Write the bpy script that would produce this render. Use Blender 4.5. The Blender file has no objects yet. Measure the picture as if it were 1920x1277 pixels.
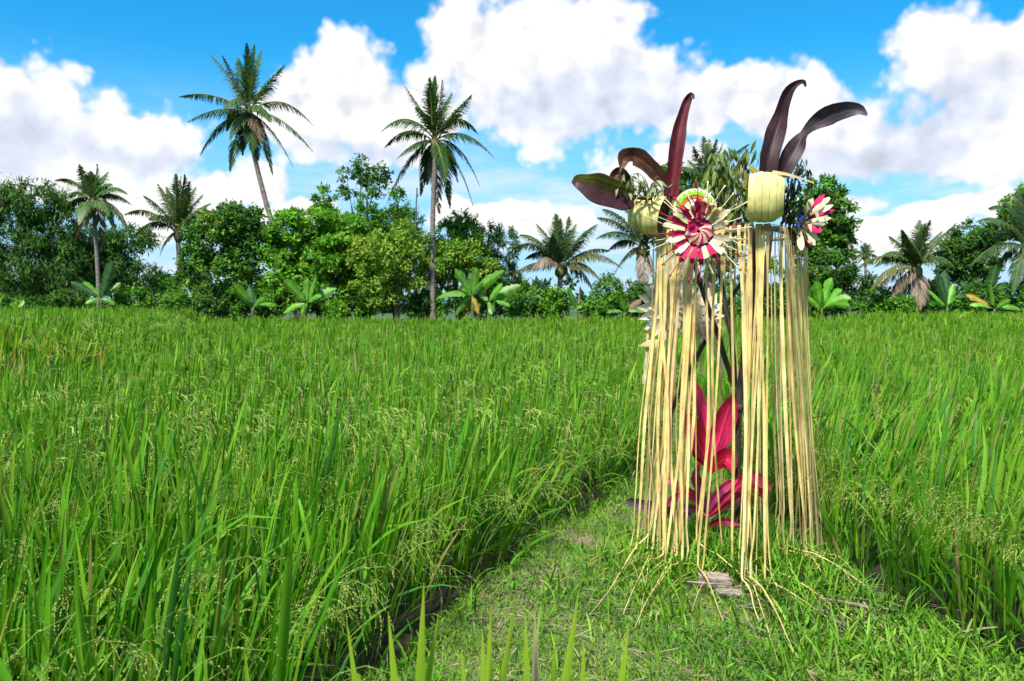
import bpy, math, random
import numpy as np
from mathutils import Vector, Matrix

rng = np.random.default_rng(11)
random.seed(5)
scene = bpy.context.scene
COL = scene.collection
PI = math.pi

# ------------------------------------------------------------------ camera
EYE = 1.45
F_PX, CX, CY, HORIZON = 1493.33, 960.0, 638.5, 567.0      # measured on the 1920 px wide photograph
PITCH = -math.atan((CY - HORIZON) / F_PX)
cam_data = bpy.data.cameras.new('camera')
cam = bpy.data.objects.new('camera', cam_data)
COL.objects.link(cam)
cam.location = (0, 0, EYE)
cam.rotation_euler = (PI / 2 + PITCH, 0, 0)
cam_data.lens = 28.0
cam_data.sensor_width = 36.0
cam_data.clip_start = 0.05
cam_data.clip_end = 5000
cam_data.dof.use_dof = True
cam_data.dof.focus_distance = 4.3
cam_data.dof.aperture_fstop = 6.3
scene.camera = cam

# ------------------------------------------------------------------ light, sky, exposure
SUN_EL, SUN_AZ = math.radians(55), math.radians(-156)      # azimuth measured from +Y towards +X
SKY_STRENGTH = 0.10
CLOUD_LUM = 0.50
EXPOSURE = 1.12
sun_d = bpy.data.lights.new('sun', 'SUN')
sun_d.energy = 4.0
sun_d.angle = math.radians(6.0)                            # the sun stands behind thin cloud
sun_d.color = (1.0, 0.95, 0.86)
sun_o = bpy.data.objects.new('sun', sun_d)
COL.objects.link(sun_o)
_sd = Vector((math.sin(SUN_AZ) * math.cos(SUN_EL), math.cos(SUN_AZ) * math.cos(SUN_EL), math.sin(SUN_EL)))
sun_o.rotation_euler = _sd.to_track_quat('Z', 'Y').to_euler()
sun_o.location = (0, 0, 30)
vs = scene.view_settings
vs.view_transform = 'Standard'
vs.look = 'None'
vs.exposure = EXPOSURE
vs.gamma = 1.0
vs.use_curve_mapping = False
scene.render.engine = 'CYCLES'
cy = scene.cycles
cy.max_bounces = 6
cy.diffuse_bounces = 3
cy.glossy_bounces = 2
cy.transmission_bounces = 4
cy.transparent_max_bounces = 6
cy.sample_clamp_indirect = 6.0
cy.caustics_reflective = False
cy.caustics_refractive = False


class Nodes:
    """small helper round a node tree"""
    def __init__(self, nt):
        self.nt, self.n, self.l = nt, nt.nodes, nt.links

    def put(self, sock, v):
        if hasattr(v, 'node'):
            self.l.new(v, sock)
        elif v is not None:
            sock.default_value = v

    def m(self, op, a=None, b=None, c=None, clamp=False):
        nd = self.n.new('ShaderNodeMath')
        nd.operation = op
        nd.use_clamp = clamp
        for i, v in enumerate((a, b, c)):
            self.put(nd.inputs[i], v)
        return nd.outputs[0]

    def v(self, op, a=None, b=None, out=0):
        nd = self.n.new('ShaderNodeVectorMath')
        nd.operation = op
        for i, x in enumerate((a, b)):
            self.put(nd.inputs[i], x)
        return nd.outputs['Value'] if op in ('LENGTH', 'DOT_PRODUCT', 'DISTANCE') else nd.outputs[0]

    def noise(self, vec, scale, detail=4, rough=0.5, dist=0.0):
        nd = self.n.new('ShaderNodeTexNoise')
        self.put(nd.inputs['Vector'], vec)
        nd.inputs['Scale'].default_value = scale
        nd.inputs['Detail'].default_value = detail
        nd.inputs['Roughness'].default_value = rough
        nd.inputs['Distortion'].default_value = dist
        return nd.outputs[0]

    def ramp(self, x, a, b, c=0.0, d=1.0, smooth=True):
        nd = self.n.new('ShaderNodeMapRange')
        nd.interpolation_type = 'SMOOTHSTEP' if smooth else 'LINEAR'
        for i, v in enumerate((x, a, b, c, d)):
            self.put(nd.inputs[i], v)
        return nd.outputs[0]

    def mix(self, f, a, b, mode='MIX'):
        nd = self.n.new('ShaderNodeMix')
        nd.data_type = 'RGBA'
        nd.blend_type = mode
        self.put(nd.inputs[0], f)
        self.put(nd.inputs[6], a)
        self.put(nd.inputs[7], b)
        return nd.outputs[2]


def px_ang(px, py):
    """photograph pixel -> (azimuth, elevation) of that direction, radians"""
    x = (px - CX) / F_PX
    u = (CY - py) / F_PX
    y = math.cos(PITCH) - u * math.sin(PITCH)
    z = math.sin(PITCH) + u * math.cos(PITCH)
    return math.atan2(x, y), math.atan2(z, math.hypot(x, y))


def build_world():
    w = bpy.data.worlds.new('World')
    scene.world = w
    w.use_nodes = True
    nt = w.node_tree
    nt.nodes.clear()
    N = Nodes(nt)
    out = nt.nodes.new('ShaderNodeOutputWorld')
    bg = nt.nodes.new('ShaderNodeBackground')
    bg.inputs[1].default_value = SKY_STRENGTH
    nt.links.new(bg.outputs[0], out.inputs[0])
    sky = nt.nodes.new('ShaderNodeTexSky')
    sky.sky_type = 'NISHITA'
    sky.sun_disc = False
    sky.sun_elevation = SUN_EL
    sky.sun_rotation = SUN_AZ
    sky.altitude = 200
    sky.air_density = 1.0
    sky.dust_density = 0.6
    sky.ozone_density = 2.5
    tc = nt.nodes.new('ShaderNodeTexCoord')
    sep = nt.nodes.new('ShaderNodeSeparateXYZ')
    nt.links.new(tc.outputs['Generated'], sep.inputs[0])
    X, Y, Z = sep.outputs
    az = N.m('ARCTAN2', X, Y)
    hyp = N.m('SQRT', N.m('ADD', N.m('MULTIPLY', X, X), N.m('MULTIPLY', Y, Y)))
    el = N.m('ARCTAN2', Z, hyp)
    comb = nt.nodes.new('ShaderNodeCombineXYZ')
    nt.links.new(az, comb.inputs[0])
    nt.links.new(el, comb.inputs[1])
    P = comb.outputs[0]
    D = tc.outputs['Generated']
    # gentle warp so that the outlines of the cloud masses are not ellipses
    nz = nt.nodes.new('ShaderNodeTexNoise')
    nt.links.new(D, nz.inputs['Vector'])
    nz.inputs['Scale'].default_value = 7.0
    nz.inputs['Detail'].default_value = 3.0
    warp = N.v('MULTIPLY', N.v('SUBTRACT', nz.outputs['Color'], (0.5, 0.5, 0.5)), (0.10, 0.08, 0.0))
    PW = N.v('ADD', P, warp)

    def field(blobs, smooth=0.25, grow=1.0):
        acc = None
        for (px, py, rx, ry) in blobs:
            a, e = px_ang(px, py)
            d = N.v('MULTIPLY', N.v('SUBTRACT', PW, (a, e, 0)), (F_PX / (rx * grow), F_PX / (ry * grow), 0))
            h = N.m('SUBTRACT', 1.0, N.v('LENGTH', d))
            acc = h if acc is None else N.m('SMOOTH_MAX', acc, h, smooth)
        return acc

    # cumulus masses (centre, radii in photograph pixels)
    cumulus = [(40, 240, 175, 130), (-90, 260, 160, 190), (250, 250, 140, 72),
               (640, 175, 125, 110), (760, 215, 175, 95), (560, 240, 120, 60),
               (920, 100, 150, 130), (1060, 95, 190, 140), (1180, 170, 170, 110), (1020, 215, 190, 80), (1290, 200, 110, 70),
               (1450, 205, 110, 85), (1560, 245, 130, 75), (1690, 285, 150, 70), (1800, 280, 150, 80), (1880, 330, 110, 40),
               (1810, 115, 140, 85), (1930, 140, 130, 110), (1860, 220, 120, 60),
               
               (330, 385, 165, 72), (470, 330, 90, 40), (560, 390, 110, 32), (1010, 400, 120, 36), (1160, 345, 80, 45), (1290, 310, 80, 32),
               (90, 350, 130, 50), (880, 400, 80, 30),
               (1640, 440, 170, 26), (1800, 400, 130, 26), (1560, 395, 90, 26), (1700, 480, 160, 22), (1900, 300, 90, 30)]
    F0 = field(cumulus, 0.3, 1.16)
    # away from the photograph's frame the same kind of broken cloud goes on all round
    gen = N.noise(N.v('MULTIPLY', D, (1.0, 1.0, 1.8)), 2.6, 2, 0.5)
    gen = N.m('MULTIPLY', N.m('SUBTRACT', gen, 0.50), 5.0)
    inside = N.m('MULTIPLY', N.ramp(N.m('ABSOLUTE', az), 0.62, 0.85, 1, 0), N.ramp(el, 0.42, 0.6, 1, 0))
    inside = N.m('MULTIPLY', inside, N.ramp(el, -0.2, -0.1, 0, 1))
    F0 = N.m('ADD', N.m('MULTIPLY', F0, inside), N.m('MULTIPLY', gen, N.m('SUBTRACT', 1.0, inside)))

    def detail(vec):
        a = N.noise(vec, 13.0, 9, 0.58, 0.25)
        vo = nt.nodes.new('ShaderNodeTexVoronoi')
        vo.feature = 'SMOOTH_F1'
        vo.inputs['Scale'].default_value = 26.0
        vo.inputs['Smoothness'].default_value = 0.35
        if 'Detail' in vo.inputs:
            vo.inputs['Detail'].default_value = 2.0
            vo.inputs['Roughness'].default_value = 0.5
        nt.links.new(vec, vo.inputs['Vector'])
        b = N.m('SUBTRACT', 0.75, vo.outputs['Distance'])
        return N.m('ADD', N.m('MULTIPLY', a, 0.66), N.m('MULTIPLY', b, 0.34))
    d1 = detail(D)
    d2 = detail(N.v('ADD', D, (-0.016, 0.0, 0.022)))
    F1 = N.m('ADD', F0, N.m('MULTIPLY', N.m('SUBTRACT', d1, 0.46), 1.25))
    dens = N.ramp(F1, -0.06, 0.24)
    # thin veil between the masses and pale haze low down
    veil = N.noise(N.v('MULTIPLY', D, (1.0, 1.0, 4.6)), 4.2, 8, 0.6)
    veil = N.m('MULTIPLY', N.ramp(veil, 0.42, 0.66), N.ramp(el, 0.27, 0.08, 0.0, 0.95))
    low = N.ramp(el, 0.0, 0.31, 0.92, 0.0)
    # relief: the side of each billow that faces up is lighter
    soft = N.noise(N.v('MULTIPLY', D, (1.0, 1.0, 1.7)), 8.0, 5, 0.5)
    rel = N.m('MULTIPLY', N.m('SUBTRACT', d1, d2), 1.2)
    core = N.ramp(F1, 0.05, 0.9)
    grey = field([(1150, 195, 170, 75), (1000, 185, 120, 60), (30, 265, 120, 55), (1760, 205, 170, 45), (1650, 300, 190, 42),
                  (690, 285, 120, 28), (1680, 355, 150, 26), (250, 290, 120, 24)], 0.2)
    greyf = N.m('MULTIPLY', N.ramp(N.m('ADD', grey, N.m('MULTIPLY', N.m('SUBTRACT', soft, 0.5), 2.0)), -0.55, 1.0), inside)
    greyo = N.m('MULTIPLY', core, N.m('SUBTRACT', 0.55, N.m('MULTIPLY', inside, 0.55)))
    greyf = N.m('MAXIMUM', greyf, greyo)
    lum = N.m('ADD', N.m('SUBTRACT', 1.0, N.m('MULTIPLY', greyf, 0.17)), N.m('MULTIPLY', rel, 0.5))
    lum = N.m('MINIMUM', N.m('MAXIMUM', lum, 0.66), 1.08)
    ccol = N.mix(N.m('MULTIPLY', N.m('ADD', greyf, N.m('MULTIPLY', N.ramp(lum, 1.0, 0.7), 0.8)), 1.0, clamp=True), (1.0, 0.99, 0.98, 1), (0.84, 0.90, 1.06, 1))
    k = CLOUD_LUM / SKY_STRENGTH
    lumv = N.m('MULTIPLY', lum, k)
    cl = nt.nodes.new('ShaderNodeVectorMath')
    cl.operation = 'SCALE'
    nt.links.new(ccol, cl.inputs[0])
    nt.links.new(lumv, cl.inputs['Scale'])
    blue = N.mix(1.0, sky.outputs[0], (0.09, 0.74, 0.98, 1), 'MULTIPLY')
    veilc = (0.80 * k, 0.88 * k, 0.99 * k, 1)
    base = N.mix(low, blue, (0.50 * k, 0.74 * k, 0.95 * k, 1))
    base = N.mix(veil, base, veilc)
    up = N.ramp(el, -0.02, 0.02)
    base = N.mix(up, blue, base)
    col = N.mix(N.m('MULTIPLY', dens, up), base, cl.outputs[0])
    nt.links.new(col, bg.inputs[0])
    w.cycles.sampling_method = 'MANUAL'
    w.cycles.sample_map_resolution = 512


build_world()


# ------------------------------------------------------------------ measuring helpers
def at(px, py, Y):
    """the point at depth Y (metres ahead) that the photograph shows at this pixel"""
    x = (px - CX) / F_PX
    u = (CY - py) / F_PX
    d = Vector((x, math.cos(PITCH) - u * math.sin(PITCH), math.sin(PITCH) + u * math.cos(PITCH)))
    return Vector((0, 0, EYE)) + d * (Y / d.y)


def sstep(a, b, x):
    t = np.clip((np.asarray(x, float) - a) / (b - a), 0, 1)
    return t * t * (3 - 2 * t)


# the grassy bund: its two edges, X against Y
BL_Y = [-6, 1.9, 2.3, 3.0, 3.7, 4.8, 5.9, 6.6, 7.6, 9.0, 12, 60]
BL_X = [0.9, 0.8, -0.75, -0.66, -0.30, 0.10, 0.66, 1.02, 1.45, 1.72, 2.1, 24]
BR_Y = [-6, 2.2, 3.0, 3.45, 3.9, 4.5, 5.2, 6.3, 7.6, 9.0, 12, 60]
BR_X = [6.0, 3.2, 2.30, 1.96, 1.74, 1.66, 1.68, 1.80, 1.98, 2.12, 2.45, 24.3]


def bund_d(x, y):
    """distance inside the bund (negative outside), sideways"""
    wob = 0.05 * np.sin(y * 5.1 + 1) + 0.03 * np.sin(y * 11.3)
    return np.minimum(x - np.interp(y, BL_Y, BL_X) + wob, np.interp(y, BR_Y, BR_X) - x + wob)


SHX, SHY = 1.23, 4.48          # the middle of the shrine


def terrace(x, y):
    """the raised plots beyond: one on each side"""
    x = np.asarray(x, float); y = np.asarray(y, float)
    edge = -4.4 - 0.36 * (y - 10) + 0.5 * np.sin(y * 0.35)
    front = 10.6 + 0.25 * np.sin(x * 1.3)
    l = sstep(0.0, 1.6, edge - x) * sstep(0.0, 1.3, y - front)
    r = sstep(0, 3.0, x - (13.0 + 0.17 * (y - 20))) * sstep(0, 4.0, y - 17)
    return 0.50 * l, 0.30 * r


def H(x, y):
    """height of the ground"""
    x = np.asarray(x, float); y = np.asarray(y, float)
    w = sstep(-0.16, 0.10, bund_d(x, y)) * sstep(60, 45, y)
    tl, tr = terrace(x, y)
    mound = 0.10 * np.exp(-((x - SHX) ** 2 + (y - SHY + 0.15) ** 2) / 0.5)
    bumps = 0.018 * np.sin(3.1 * x + 1.7 * y) + 0.014 * np.sin(6.7 * x - 5.3 * y) + 0.008 * np.sin(17 * x + 13 * y)
    pit = -0.035 * np.exp(-((x - 0.42) ** 2 + (y - 4.75) ** 2) / 0.02)
    far = sstep(58, 80, y)
    return -0.25 + w * (0.25 + mound + bumps + pit) + (1 - w) * (tl + tr) * (1 - 0.5 * far)


# ------------------------------------------------------------------ mesh helpers
def np_mesh(name, V, F, C=None, mats=None, smooth=True, mat_idx=None):
    me = bpy.data.meshes.new(name)
    V = np.asarray(V, np.float32)
    F = np.asarray(F, np.int32)
    k = F.shape[1]
    me.vertices.add(len(V))
    me.vertices.foreach_set('co', V.ravel())
    me.loops.add(F.size)
    me.loops.foreach_set('vertex_index', F.ravel())
    me.polygons.add(len(F))
    me.polygons.foreach_set('loop_start', np.arange(len(F), dtype=np.int32) * k)
    me.polygons.foreach_set('use_smooth', np.full(len(F), smooth))
    if mat_idx is not None:
        me.polygons.foreach_set('material_index', np.asarray(mat_idx, np.int32))
    me.update(calc_edges=True)
    if C is not None:
        C = np.asarray(C, np.float32)
        at_ = me.color_attributes.new('tint', 'FLOAT_COLOR', 'POINT')
        C4 = np.ones((len(V), 4), np.float32)
        C4[:, :3] = C
        at_.data.foreach_set('color', C4.ravel())
    for m_ in (mats if isinstance(mats, (list, tuple)) else [mats]):
        if m_ is not None:
            me.materials.append(m_)
    return me


class MB:
    """collects pieces of quads that end as ONE mesh"""
    def __init__(self):
        self.V, self.F, self.C, self.n = [], [], [], 0

    def add(self, V, F, C=None):
        V = np.asarray(V, float)
        self.V.append(V)
        self.F.append(np.asarray(F, int) + self.n)
        if C is None:
            C = (1, 1, 1)
        C = np.asarray(C, float)
        if C.ndim == 1:
            C = np.tile(C, (len(V), 1))
        self.C.append(C)
        self.n += len(V)
        return self

    def arrays(self):
        return np.concatenate(self.V), np.concatenate(self.F), np.concatenate(self.C)


def link(name, me, parent=None, loc=None):
    o = bpy.data.objects.new(name, me)
    COL.objects.link(o)
    if parent is not None:
        o.parent = parent
    if loc is not None:
        o.location = loc
    return o


def tag(o, label=None, cat=None, group=None, kind=None):
    for k, v in (('label', label), ('category', cat), ('group', group), ('kind', kind)):
        if v:
            o[k] = v
    return o


def thing(name, label, cat, loc, group=None):
    o = bpy.data.objects.new(name, None)
    o.empty_display_size = 0.1
    COL.objects.link(o)
    o.location = loc
    return tag(o, label, cat, group)


def part(name, mb, mat, parent, smooth=True, kind=None, label=None):
    """mb holds world coordinates; the part becomes a child of its thing"""
    V, F, C = mb.arrays() if isinstance(mb, MB) else mb
    off = Vector((0, 0, 0))
    q = parent
    while q is not None:
        off += q.location
        q = q.parent
    o = link(name, np_mesh(name, V - np.array(off), F, C, mat, smooth), parent)
    return tag(o, label=label, kind=kind)


def ribbons(base, az, th0, bend, L, W, K, c0, c1, profile, pw=1.5, twist=0.0, fold=0.0, lat=None, cpow=1.5):
    """N bent ribbons at once. th0: angle from the vertical at the foot; bend: further angle gained at the tip"""
    base = np.asarray(base, float)
    n = len(base)
    f = lambda a: np.broadcast_to(np.asarray(a, float), (n,)).copy()
    az, th0, bend, L, W, twist = map(f, (az, th0, bend, L, W, twist))
    s = np.linspace(0, 1, K + 1)
    sm = (s[1:] + s[:-1]) / 2
    th = th0[:, None] + bend[:, None] * sm[None] ** pw
    ds = L[:, None] / K
    A = az[:, None] + (0 if lat is None else np.asarray(lat)[:, None] * sm[None] ** 2)
    hx, hy, hz = np.sin(th) * np.cos(A) * ds, np.sin(th) * np.sin(A) * ds, np.cos(th) * ds
    Pc = np.zeros((n, K + 1, 3))
    Pc[:, 1:, 0] = np.cumsum(hx, 1); Pc[:, 1:, 1] = np.cumsum(hy, 1); Pc[:, 1:, 2] = np.cumsum(hz, 1)
    Pc += base[:, None, :]
    T = np.gradient(Pc, axis=1)
    T /= np.linalg.norm(T, axis=2, keepdims=True) + 1e-9
    side = np.stack([-np.sin(az), np.cos(az), np.zeros(n)], 1)[:, None, :] * np.ones((1, K + 1, 1))
    nor = np.cross(T, side)
    tw = twist[:, None] * (0.4 + 0.6 * s[None])
    wv = side * np.cos(tw)[..., None] + nor * np.sin(tw)[..., None]
    nv = np.cross(T, wv)
    prof = np.asarray(profile, float)
    hw = W[:, None] * prof[None] * 0.5
    Lp = Pc - wv * hw[..., None]
    Rp = Pc + wv * hw[..., None]
    c0 = np.broadcast_to(np.asarray(c0, float), (n, 3)); c1 = np.broadcast_to(np.asarray(c1, float), (n, 3))
    t = (s ** cpow)[None, :, None]
    col = c0[:, None, :] * (1 - t) + c1[:, None, :] * t
    if fold:
        Mp = Pc - nv * (hw * fold)[..., None]
        V = np.stack([Lp, Mp, Rp], 2); m = 3
    else:
        V = np.stack([Lp, Rp], 2); m = 2
    Cc = np.repeat(col[:, :, None, :], m, 2)
    idx = (np.arange(n)[:, None] * (K + 1) + np.arange(K)[None]) * m
    fs = []
    for j in range(m - 1):
        fs.append(np.stack([idx + j, idx + j + 1, idx + m + j + 1, idx + m + j], -1).reshape(-1, 4))
    return V.reshape(-1, 3), np.concatenate(fs), Cc.reshape(-1, 3)


def strip(pts, wdirs, widths, fold=0.0, cols=None, cross=2, curl=0.0):
    """one lofted ribbon along pts; wdirs: the cross direction at each point"""
    P = np.array([list(p) for p in pts], float)
    n = len(P)
    T = np.gradient(P, axis=0); T /= np.linalg.norm(T, axis=1, keepdims=True) + 1e-9
    Wd = np.array([list(w) for w in wdirs], float)
    Wd -= T * (Wd * T).sum(1, keepdims=True)
    Wd /= np.linalg.norm(Wd, axis=1, keepdims=True) + 1e-9
    Nn = np.cross(T, Wd)
    w = np.broadcast_to(np.asarray(widths, float), (n,))
    fold = np.broadcast_to(np.asarray(fold, float), (n,))
    u = np.linspace(-1, 1, cross)
    V = P[:, None] + Wd[:, None] * (u[None, :, None] * w[:, None, None] * 0.5) + Nn[:, None] * ((np.abs(u)[None, :] + curl * u[None, :] ** 2) * fold[:, None] * w[:, None] * 0.5)[..., None]
    i = (np.arange(n - 1)[:, None] * cross + np.arange(cross - 1)[None]).ravel()
    F = np.stack([i, i + 1, i + cross + 1, i + cross], 1)
    C = None
    if cols is not None:
        cols = np.asarray(cols, float)
        if cols.ndim == 1:
            cols = np.tile(cols, (n, 1))
        C = np.repeat(cols[:, None], cross, 1).reshape(-1, 3)
    return V.reshape(-1, 3), F, C


def smooth_pts(pts, n):
    """Catmull-Rom through the given points"""
    P = np.array([list(p) for p in pts], float)
    if len(P) == 2:
        t = np.linspace(0, 1, n)[:, None]
        return P[0] * (1 - t) + P[1] * t
    Q = np.vstack([2 * P[0] - P[1], P, 2 * P[-1] - P[-2]])
    out = []
    for t in np.linspace(0, len(P) - 1, n):
        i = min(int(t), len(P) - 2)
        u = t - i
        a, b, c, d = Q[i], Q[i + 1], Q[i + 2], Q[i + 3]
        out.append(0.5 * (2 * b + (c - a) * u + (2 * a - 5 * b + 4 * c - d) * u * u + (3 * b - a - 3 * c + d) * u ** 3))
    return np.array(out)


def tube(pts, radii, sides=8, wob=0.0, seed=0, col=(1, 1, 1)):
    P = np.array([list(p) for p in pts], float)
    n = len(P)
    T = np.gradient(P, axis=0); T /= np.linalg.norm(T, axis=1, keepdims=True) + 1e-9
    ref = np.array([0.13, 0.97, 0.2]) if abs(T[:, 1]).mean() < 0.8 else np.array([0.97, 0.1, 0.2])
    U = np.cross(T, ref); U /= np.linalg.norm(U, axis=1, keepdims=True) + 1e-9
    Wv = np.cross(T, U)
    a = np.linspace(0, 2 * PI, sides, endpoint=False)
    r = np.broadcast_to(np.asarray(radii, float), (n,))
    g = np.random.default_rng(seed)
    rr = r[:, None] * (1 + wob * g.standard_normal((n, sides)))
    V = P[:, None] + U[:, None] * (np.cos(a)[None] * rr)[..., None] + Wv[:, None] * (np.sin(a)[None] * rr)[..., None]
    i = np.arange(n - 1)[:, None] * sides
    j = np.arange(sides)[None]
    k = (j + 1) % sides
    F = np.stack([i + j, i + k, i + sides + k, i + sides + j], -1).reshape(-1, 4)
    V = V.reshape(-1, 3)
    nv = len(V)
    V = np.vstack([V, P[0], P[-1]])                         # closed ends
    cap0 = np.stack([np.full(sides, nv), (j[0] + 1) % sides, j[0], j[0]], 1)
    b = (n - 1) * sides
    cap1 = np.stack([np.full(sides, nv + 1), b + j[0], b + (j[0] + 1) % sides, b + (j[0] + 1) % sides], 1)
    # caps as quads with a middle vertex repeated are not valid: use pairs of rim vertices instead
    if sides % 2 == 0:
        e = np.arange(0, sides, 2)
        cap0 = np.stack([np.full(sides // 2, nv), (e + 2) % sides, e + 1, e], 1)
        cap1 = np.stack([np.full(sides // 2, nv + 1), b + e, b + e + 1, b + (e + 2) % sides], 1)
    F = np.vstack([F, cap0, cap1])
    return V, F, np.tile(np.asarray(col, float), (len(V), 1))


# ------------------------------------------------------------------ materials
def leaf_mat(name, trans=0.32, rough=0.5, spec=0.35, noise_scale=0.0, tcol=(1.25, 1.15, 0.5)):
    m = bpy.data.materials.new(name)
    m.use_nodes = True
    nt = m.node_tree
    nt.nodes.clear()
    N = Nodes(nt)
    out = nt.nodes.new('ShaderNodeOutputMaterial')
    at_ = nt.nodes.new('ShaderNodeAttribute')
    at_.attribute_name = 'tint'
    c = at_.outputs['Color']
    if noise_scale:
        g = nt.nodes.new('ShaderNodeNewGeometry')
        nz = N.noise(g.outputs['Position'], noise_scale, 4, 0.6)
        k = N.ramp(nz, 0.3, 0.7, 0.72, 1.22)
        cb = nt.nodes.new('ShaderNodeVectorMath'); cb.operation = 'SCALE'
        nt.links.new(c, cb.inputs[0]); nt.links.new(k, cb.inputs['Scale'])
        c = cb.outputs[0]
    p = nt.nodes.new('ShaderNodeBsdfPrincipled')
    nt.links.new(c, p.inputs['Base Color'])
    p.inputs['Roughness'].default_value = rough
    p.inputs['Specular IOR Level'].default_value = spec
    if trans > 0:
        t = nt.nodes.new('ShaderNodeBsdfTranslucent')
        nt.links.new(N.mix(1.0, c, tcol + (1,), 'MULTIPLY'), t.inputs['Color'])
        ms = nt.nodes.new('ShaderNodeMixShader')
        ms.inputs[0].default_value = trans
        nt.links.new(p.outputs[0], ms.inputs[1]); nt.links.new(t.outputs[0], ms.inputs[2])
        nt.links.new(ms.outputs[0], out.inputs[0])
    else:
        nt.links.new(p.outputs[0], out.inputs[0])
    return m


def solid_mat(name, c0, c1, scale=20, rough=0.7, bump=0.3, stretch=(1, 1, 1), spec=0.3, tint=False):
    m = bpy.data.materials.new(name)
    m.use_nodes = True
    nt = m.node_tree
    N = Nodes(nt)
    p = nt.nodes['Principled BSDF']
    tc = nt.nodes.new('ShaderNodeTexCoord')
    vec = N.v('MULTIPLY', tc.outputs['Object'], stretch)
    nz = N.noise(vec, scale, 6, 0.62)
    c = N.mix(N.ramp(nz, 0.3, 0.7), c0 + (1,), c1 + (1,))
    if tint:
        at_ = nt.nodes.new('ShaderNodeAttribute')
        at_.attribute_name = 'tint'
        c = N.mix(1.0, c, at_.outputs['Color'], 'MULTIPLY')
    nt.links.new(c, p.inputs['Base Color'])
    p.inputs['Roughness'].default_value = rough
    p.inputs['Specular IOR Level'].default_value = spec
    if bump:
        b = nt.nodes.new('ShaderNodeBump')
        b.inputs['Strength'].default_value = bump
        b.inputs['Distance'].default_value = 0.02
        nt.links.new(nz, b.inputs['Height'])
        nt.links.new(b.outputs[0], p.inputs['Normal'])
    return m


M_RICE = leaf_mat('rice_leaf', 0.38, 0.55, 0.16, 0, (1.05, 1.2, 0.4))
M_GRAIN = leaf_mat('rice_grain', 0.15, 0.6, 0.2, 0)
M_GRASS = leaf_mat('grass_blade', 0.33, 0.6, 0.15, 0)
M_TREE = leaf_mat('tree_leaf', 0.34, 0.6, 0.18, 0, (1.1, 1.2, 0.4))
M_PALM = leaf_mat('palm_leaf', 0.22, 0.45, 0.35, 0)
M_BANANA = leaf_mat('banana_leaf', 0.42, 0.42, 0.4, 2.5)
M_STRAW = leaf_mat('dried_palm_strip', 0.30, 0.55, 0.25, 9.0, (1.1, 0.95, 0.6))
M_CORDY = leaf_mat('cordyline_leaf', 0.22, 0.50, 0.24, 22.0, (1.5, 0.7, 0.7))
M_PINK = leaf_mat('cordyline_pink', 0.35, 0.4, 0.4, 7.0, (1.3, 0.6, 0.7))
M_SPRIG = leaf_mat('sprig_leaf', 0.22, 0.5, 0.35, 0)
M_CRAFT = leaf_mat('woven_craft_leaf', 0.15, 0.6, 0.2, 14.0, (1.05, 0.95, 0.8))
M_BARK = solid_mat('bark', (0.055, 0.042, 0.032), (0.15, 0.125, 0.10), 9, 0.9, 0.6, (1, 1, 0.3))
M_PALMBARK = solid_mat('palm_bark', (0.10, 0.085, 0.07), (0.22, 0.19, 0.16), 3, 0.9, 0.6, (0.6, 0.6, 4))
M_POLE = solid_mat('dark_wood', (0.018, 0.013, 0.010), (0.075, 0.055, 0.040), 26, 0.75, 0.5, (1, 1, 0.25))
M_GREYWOOD = solid_mat('weathered_wood', (0.13, 0.095, 0.065), (0.40, 0.33, 0.26), 34, 0.9, 0.8, (0.35, 2.2, 2.2))
M_NUT = solid_mat('coconut', (0.07, 0.08, 0.02), (0.16, 0.13, 0.05), 3, 0.6, 0.1)


def ground_mat():
    m = bpy.data.materials.new('soil')
    m.use_nodes = True
    nt = m.node_tree
    N = Nodes(nt)
    p = nt.nodes['Principled BSDF']
    g = nt.nodes.new('ShaderNodeNewGeometry')
    at_ = nt.nodes.new('ShaderNodeAttribute'); at_.attribute_name = 'tint'
    sp = nt.nodes.new('ShaderNodeSeparateColor')
    nt.links.new(at_.outputs['Color'], sp.inputs[0])
    n1 = N.noise(g.outputs['Position'], 5, 6, 0.6)
    n2 = N.noise(g.outputs['Position'], 45, 4, 0.6)
    mud = N.mix(n1, (0.016, 0.013, 0.009, 1), (0.045, 0.036, 0.022, 1))
    soil = N.mix(N.ramp(n2, 0.35, 0.65), (0.05, 0.036, 0.022, 1), (0.15, 0.115, 0.07, 1))
    moss = N.mix(n2, (0.045, 0.09, 0.012, 1), (0.10, 0.15, 0.03, 1))
    soil = N.mix(N.ramp(n1, 0.32, 0.46), soil, moss)
    far = N.mix(n1, (0.03, 0.065, 0.012, 1), (0.05, 0.10, 0.02, 1))
    soil = N.mix(sp.outputs[2], soil, N.mix(n2, (0.085, 0.052, 0.032, 1), (0.26, 0.19, 0.12, 1)))
    c = N.mix(sp.outputs[0], mud, soil)
    c = N.mix(sp.outputs[1], c, far)
    nt.links.new(c, p.inputs['Base Color'])
    p.inputs['Roughness'].default_value = 0.85
    b = nt.nodes.new('ShaderNodeBump')
    b.inputs['Strength'].default_value = 0.6
    b.inputs['Distance'].default_value = 0.02
    nt.links.new(n2, b.inputs['Height'])
    nt.links.new(b.outputs[0], p.inputs['Normal'])
    return m


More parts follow.
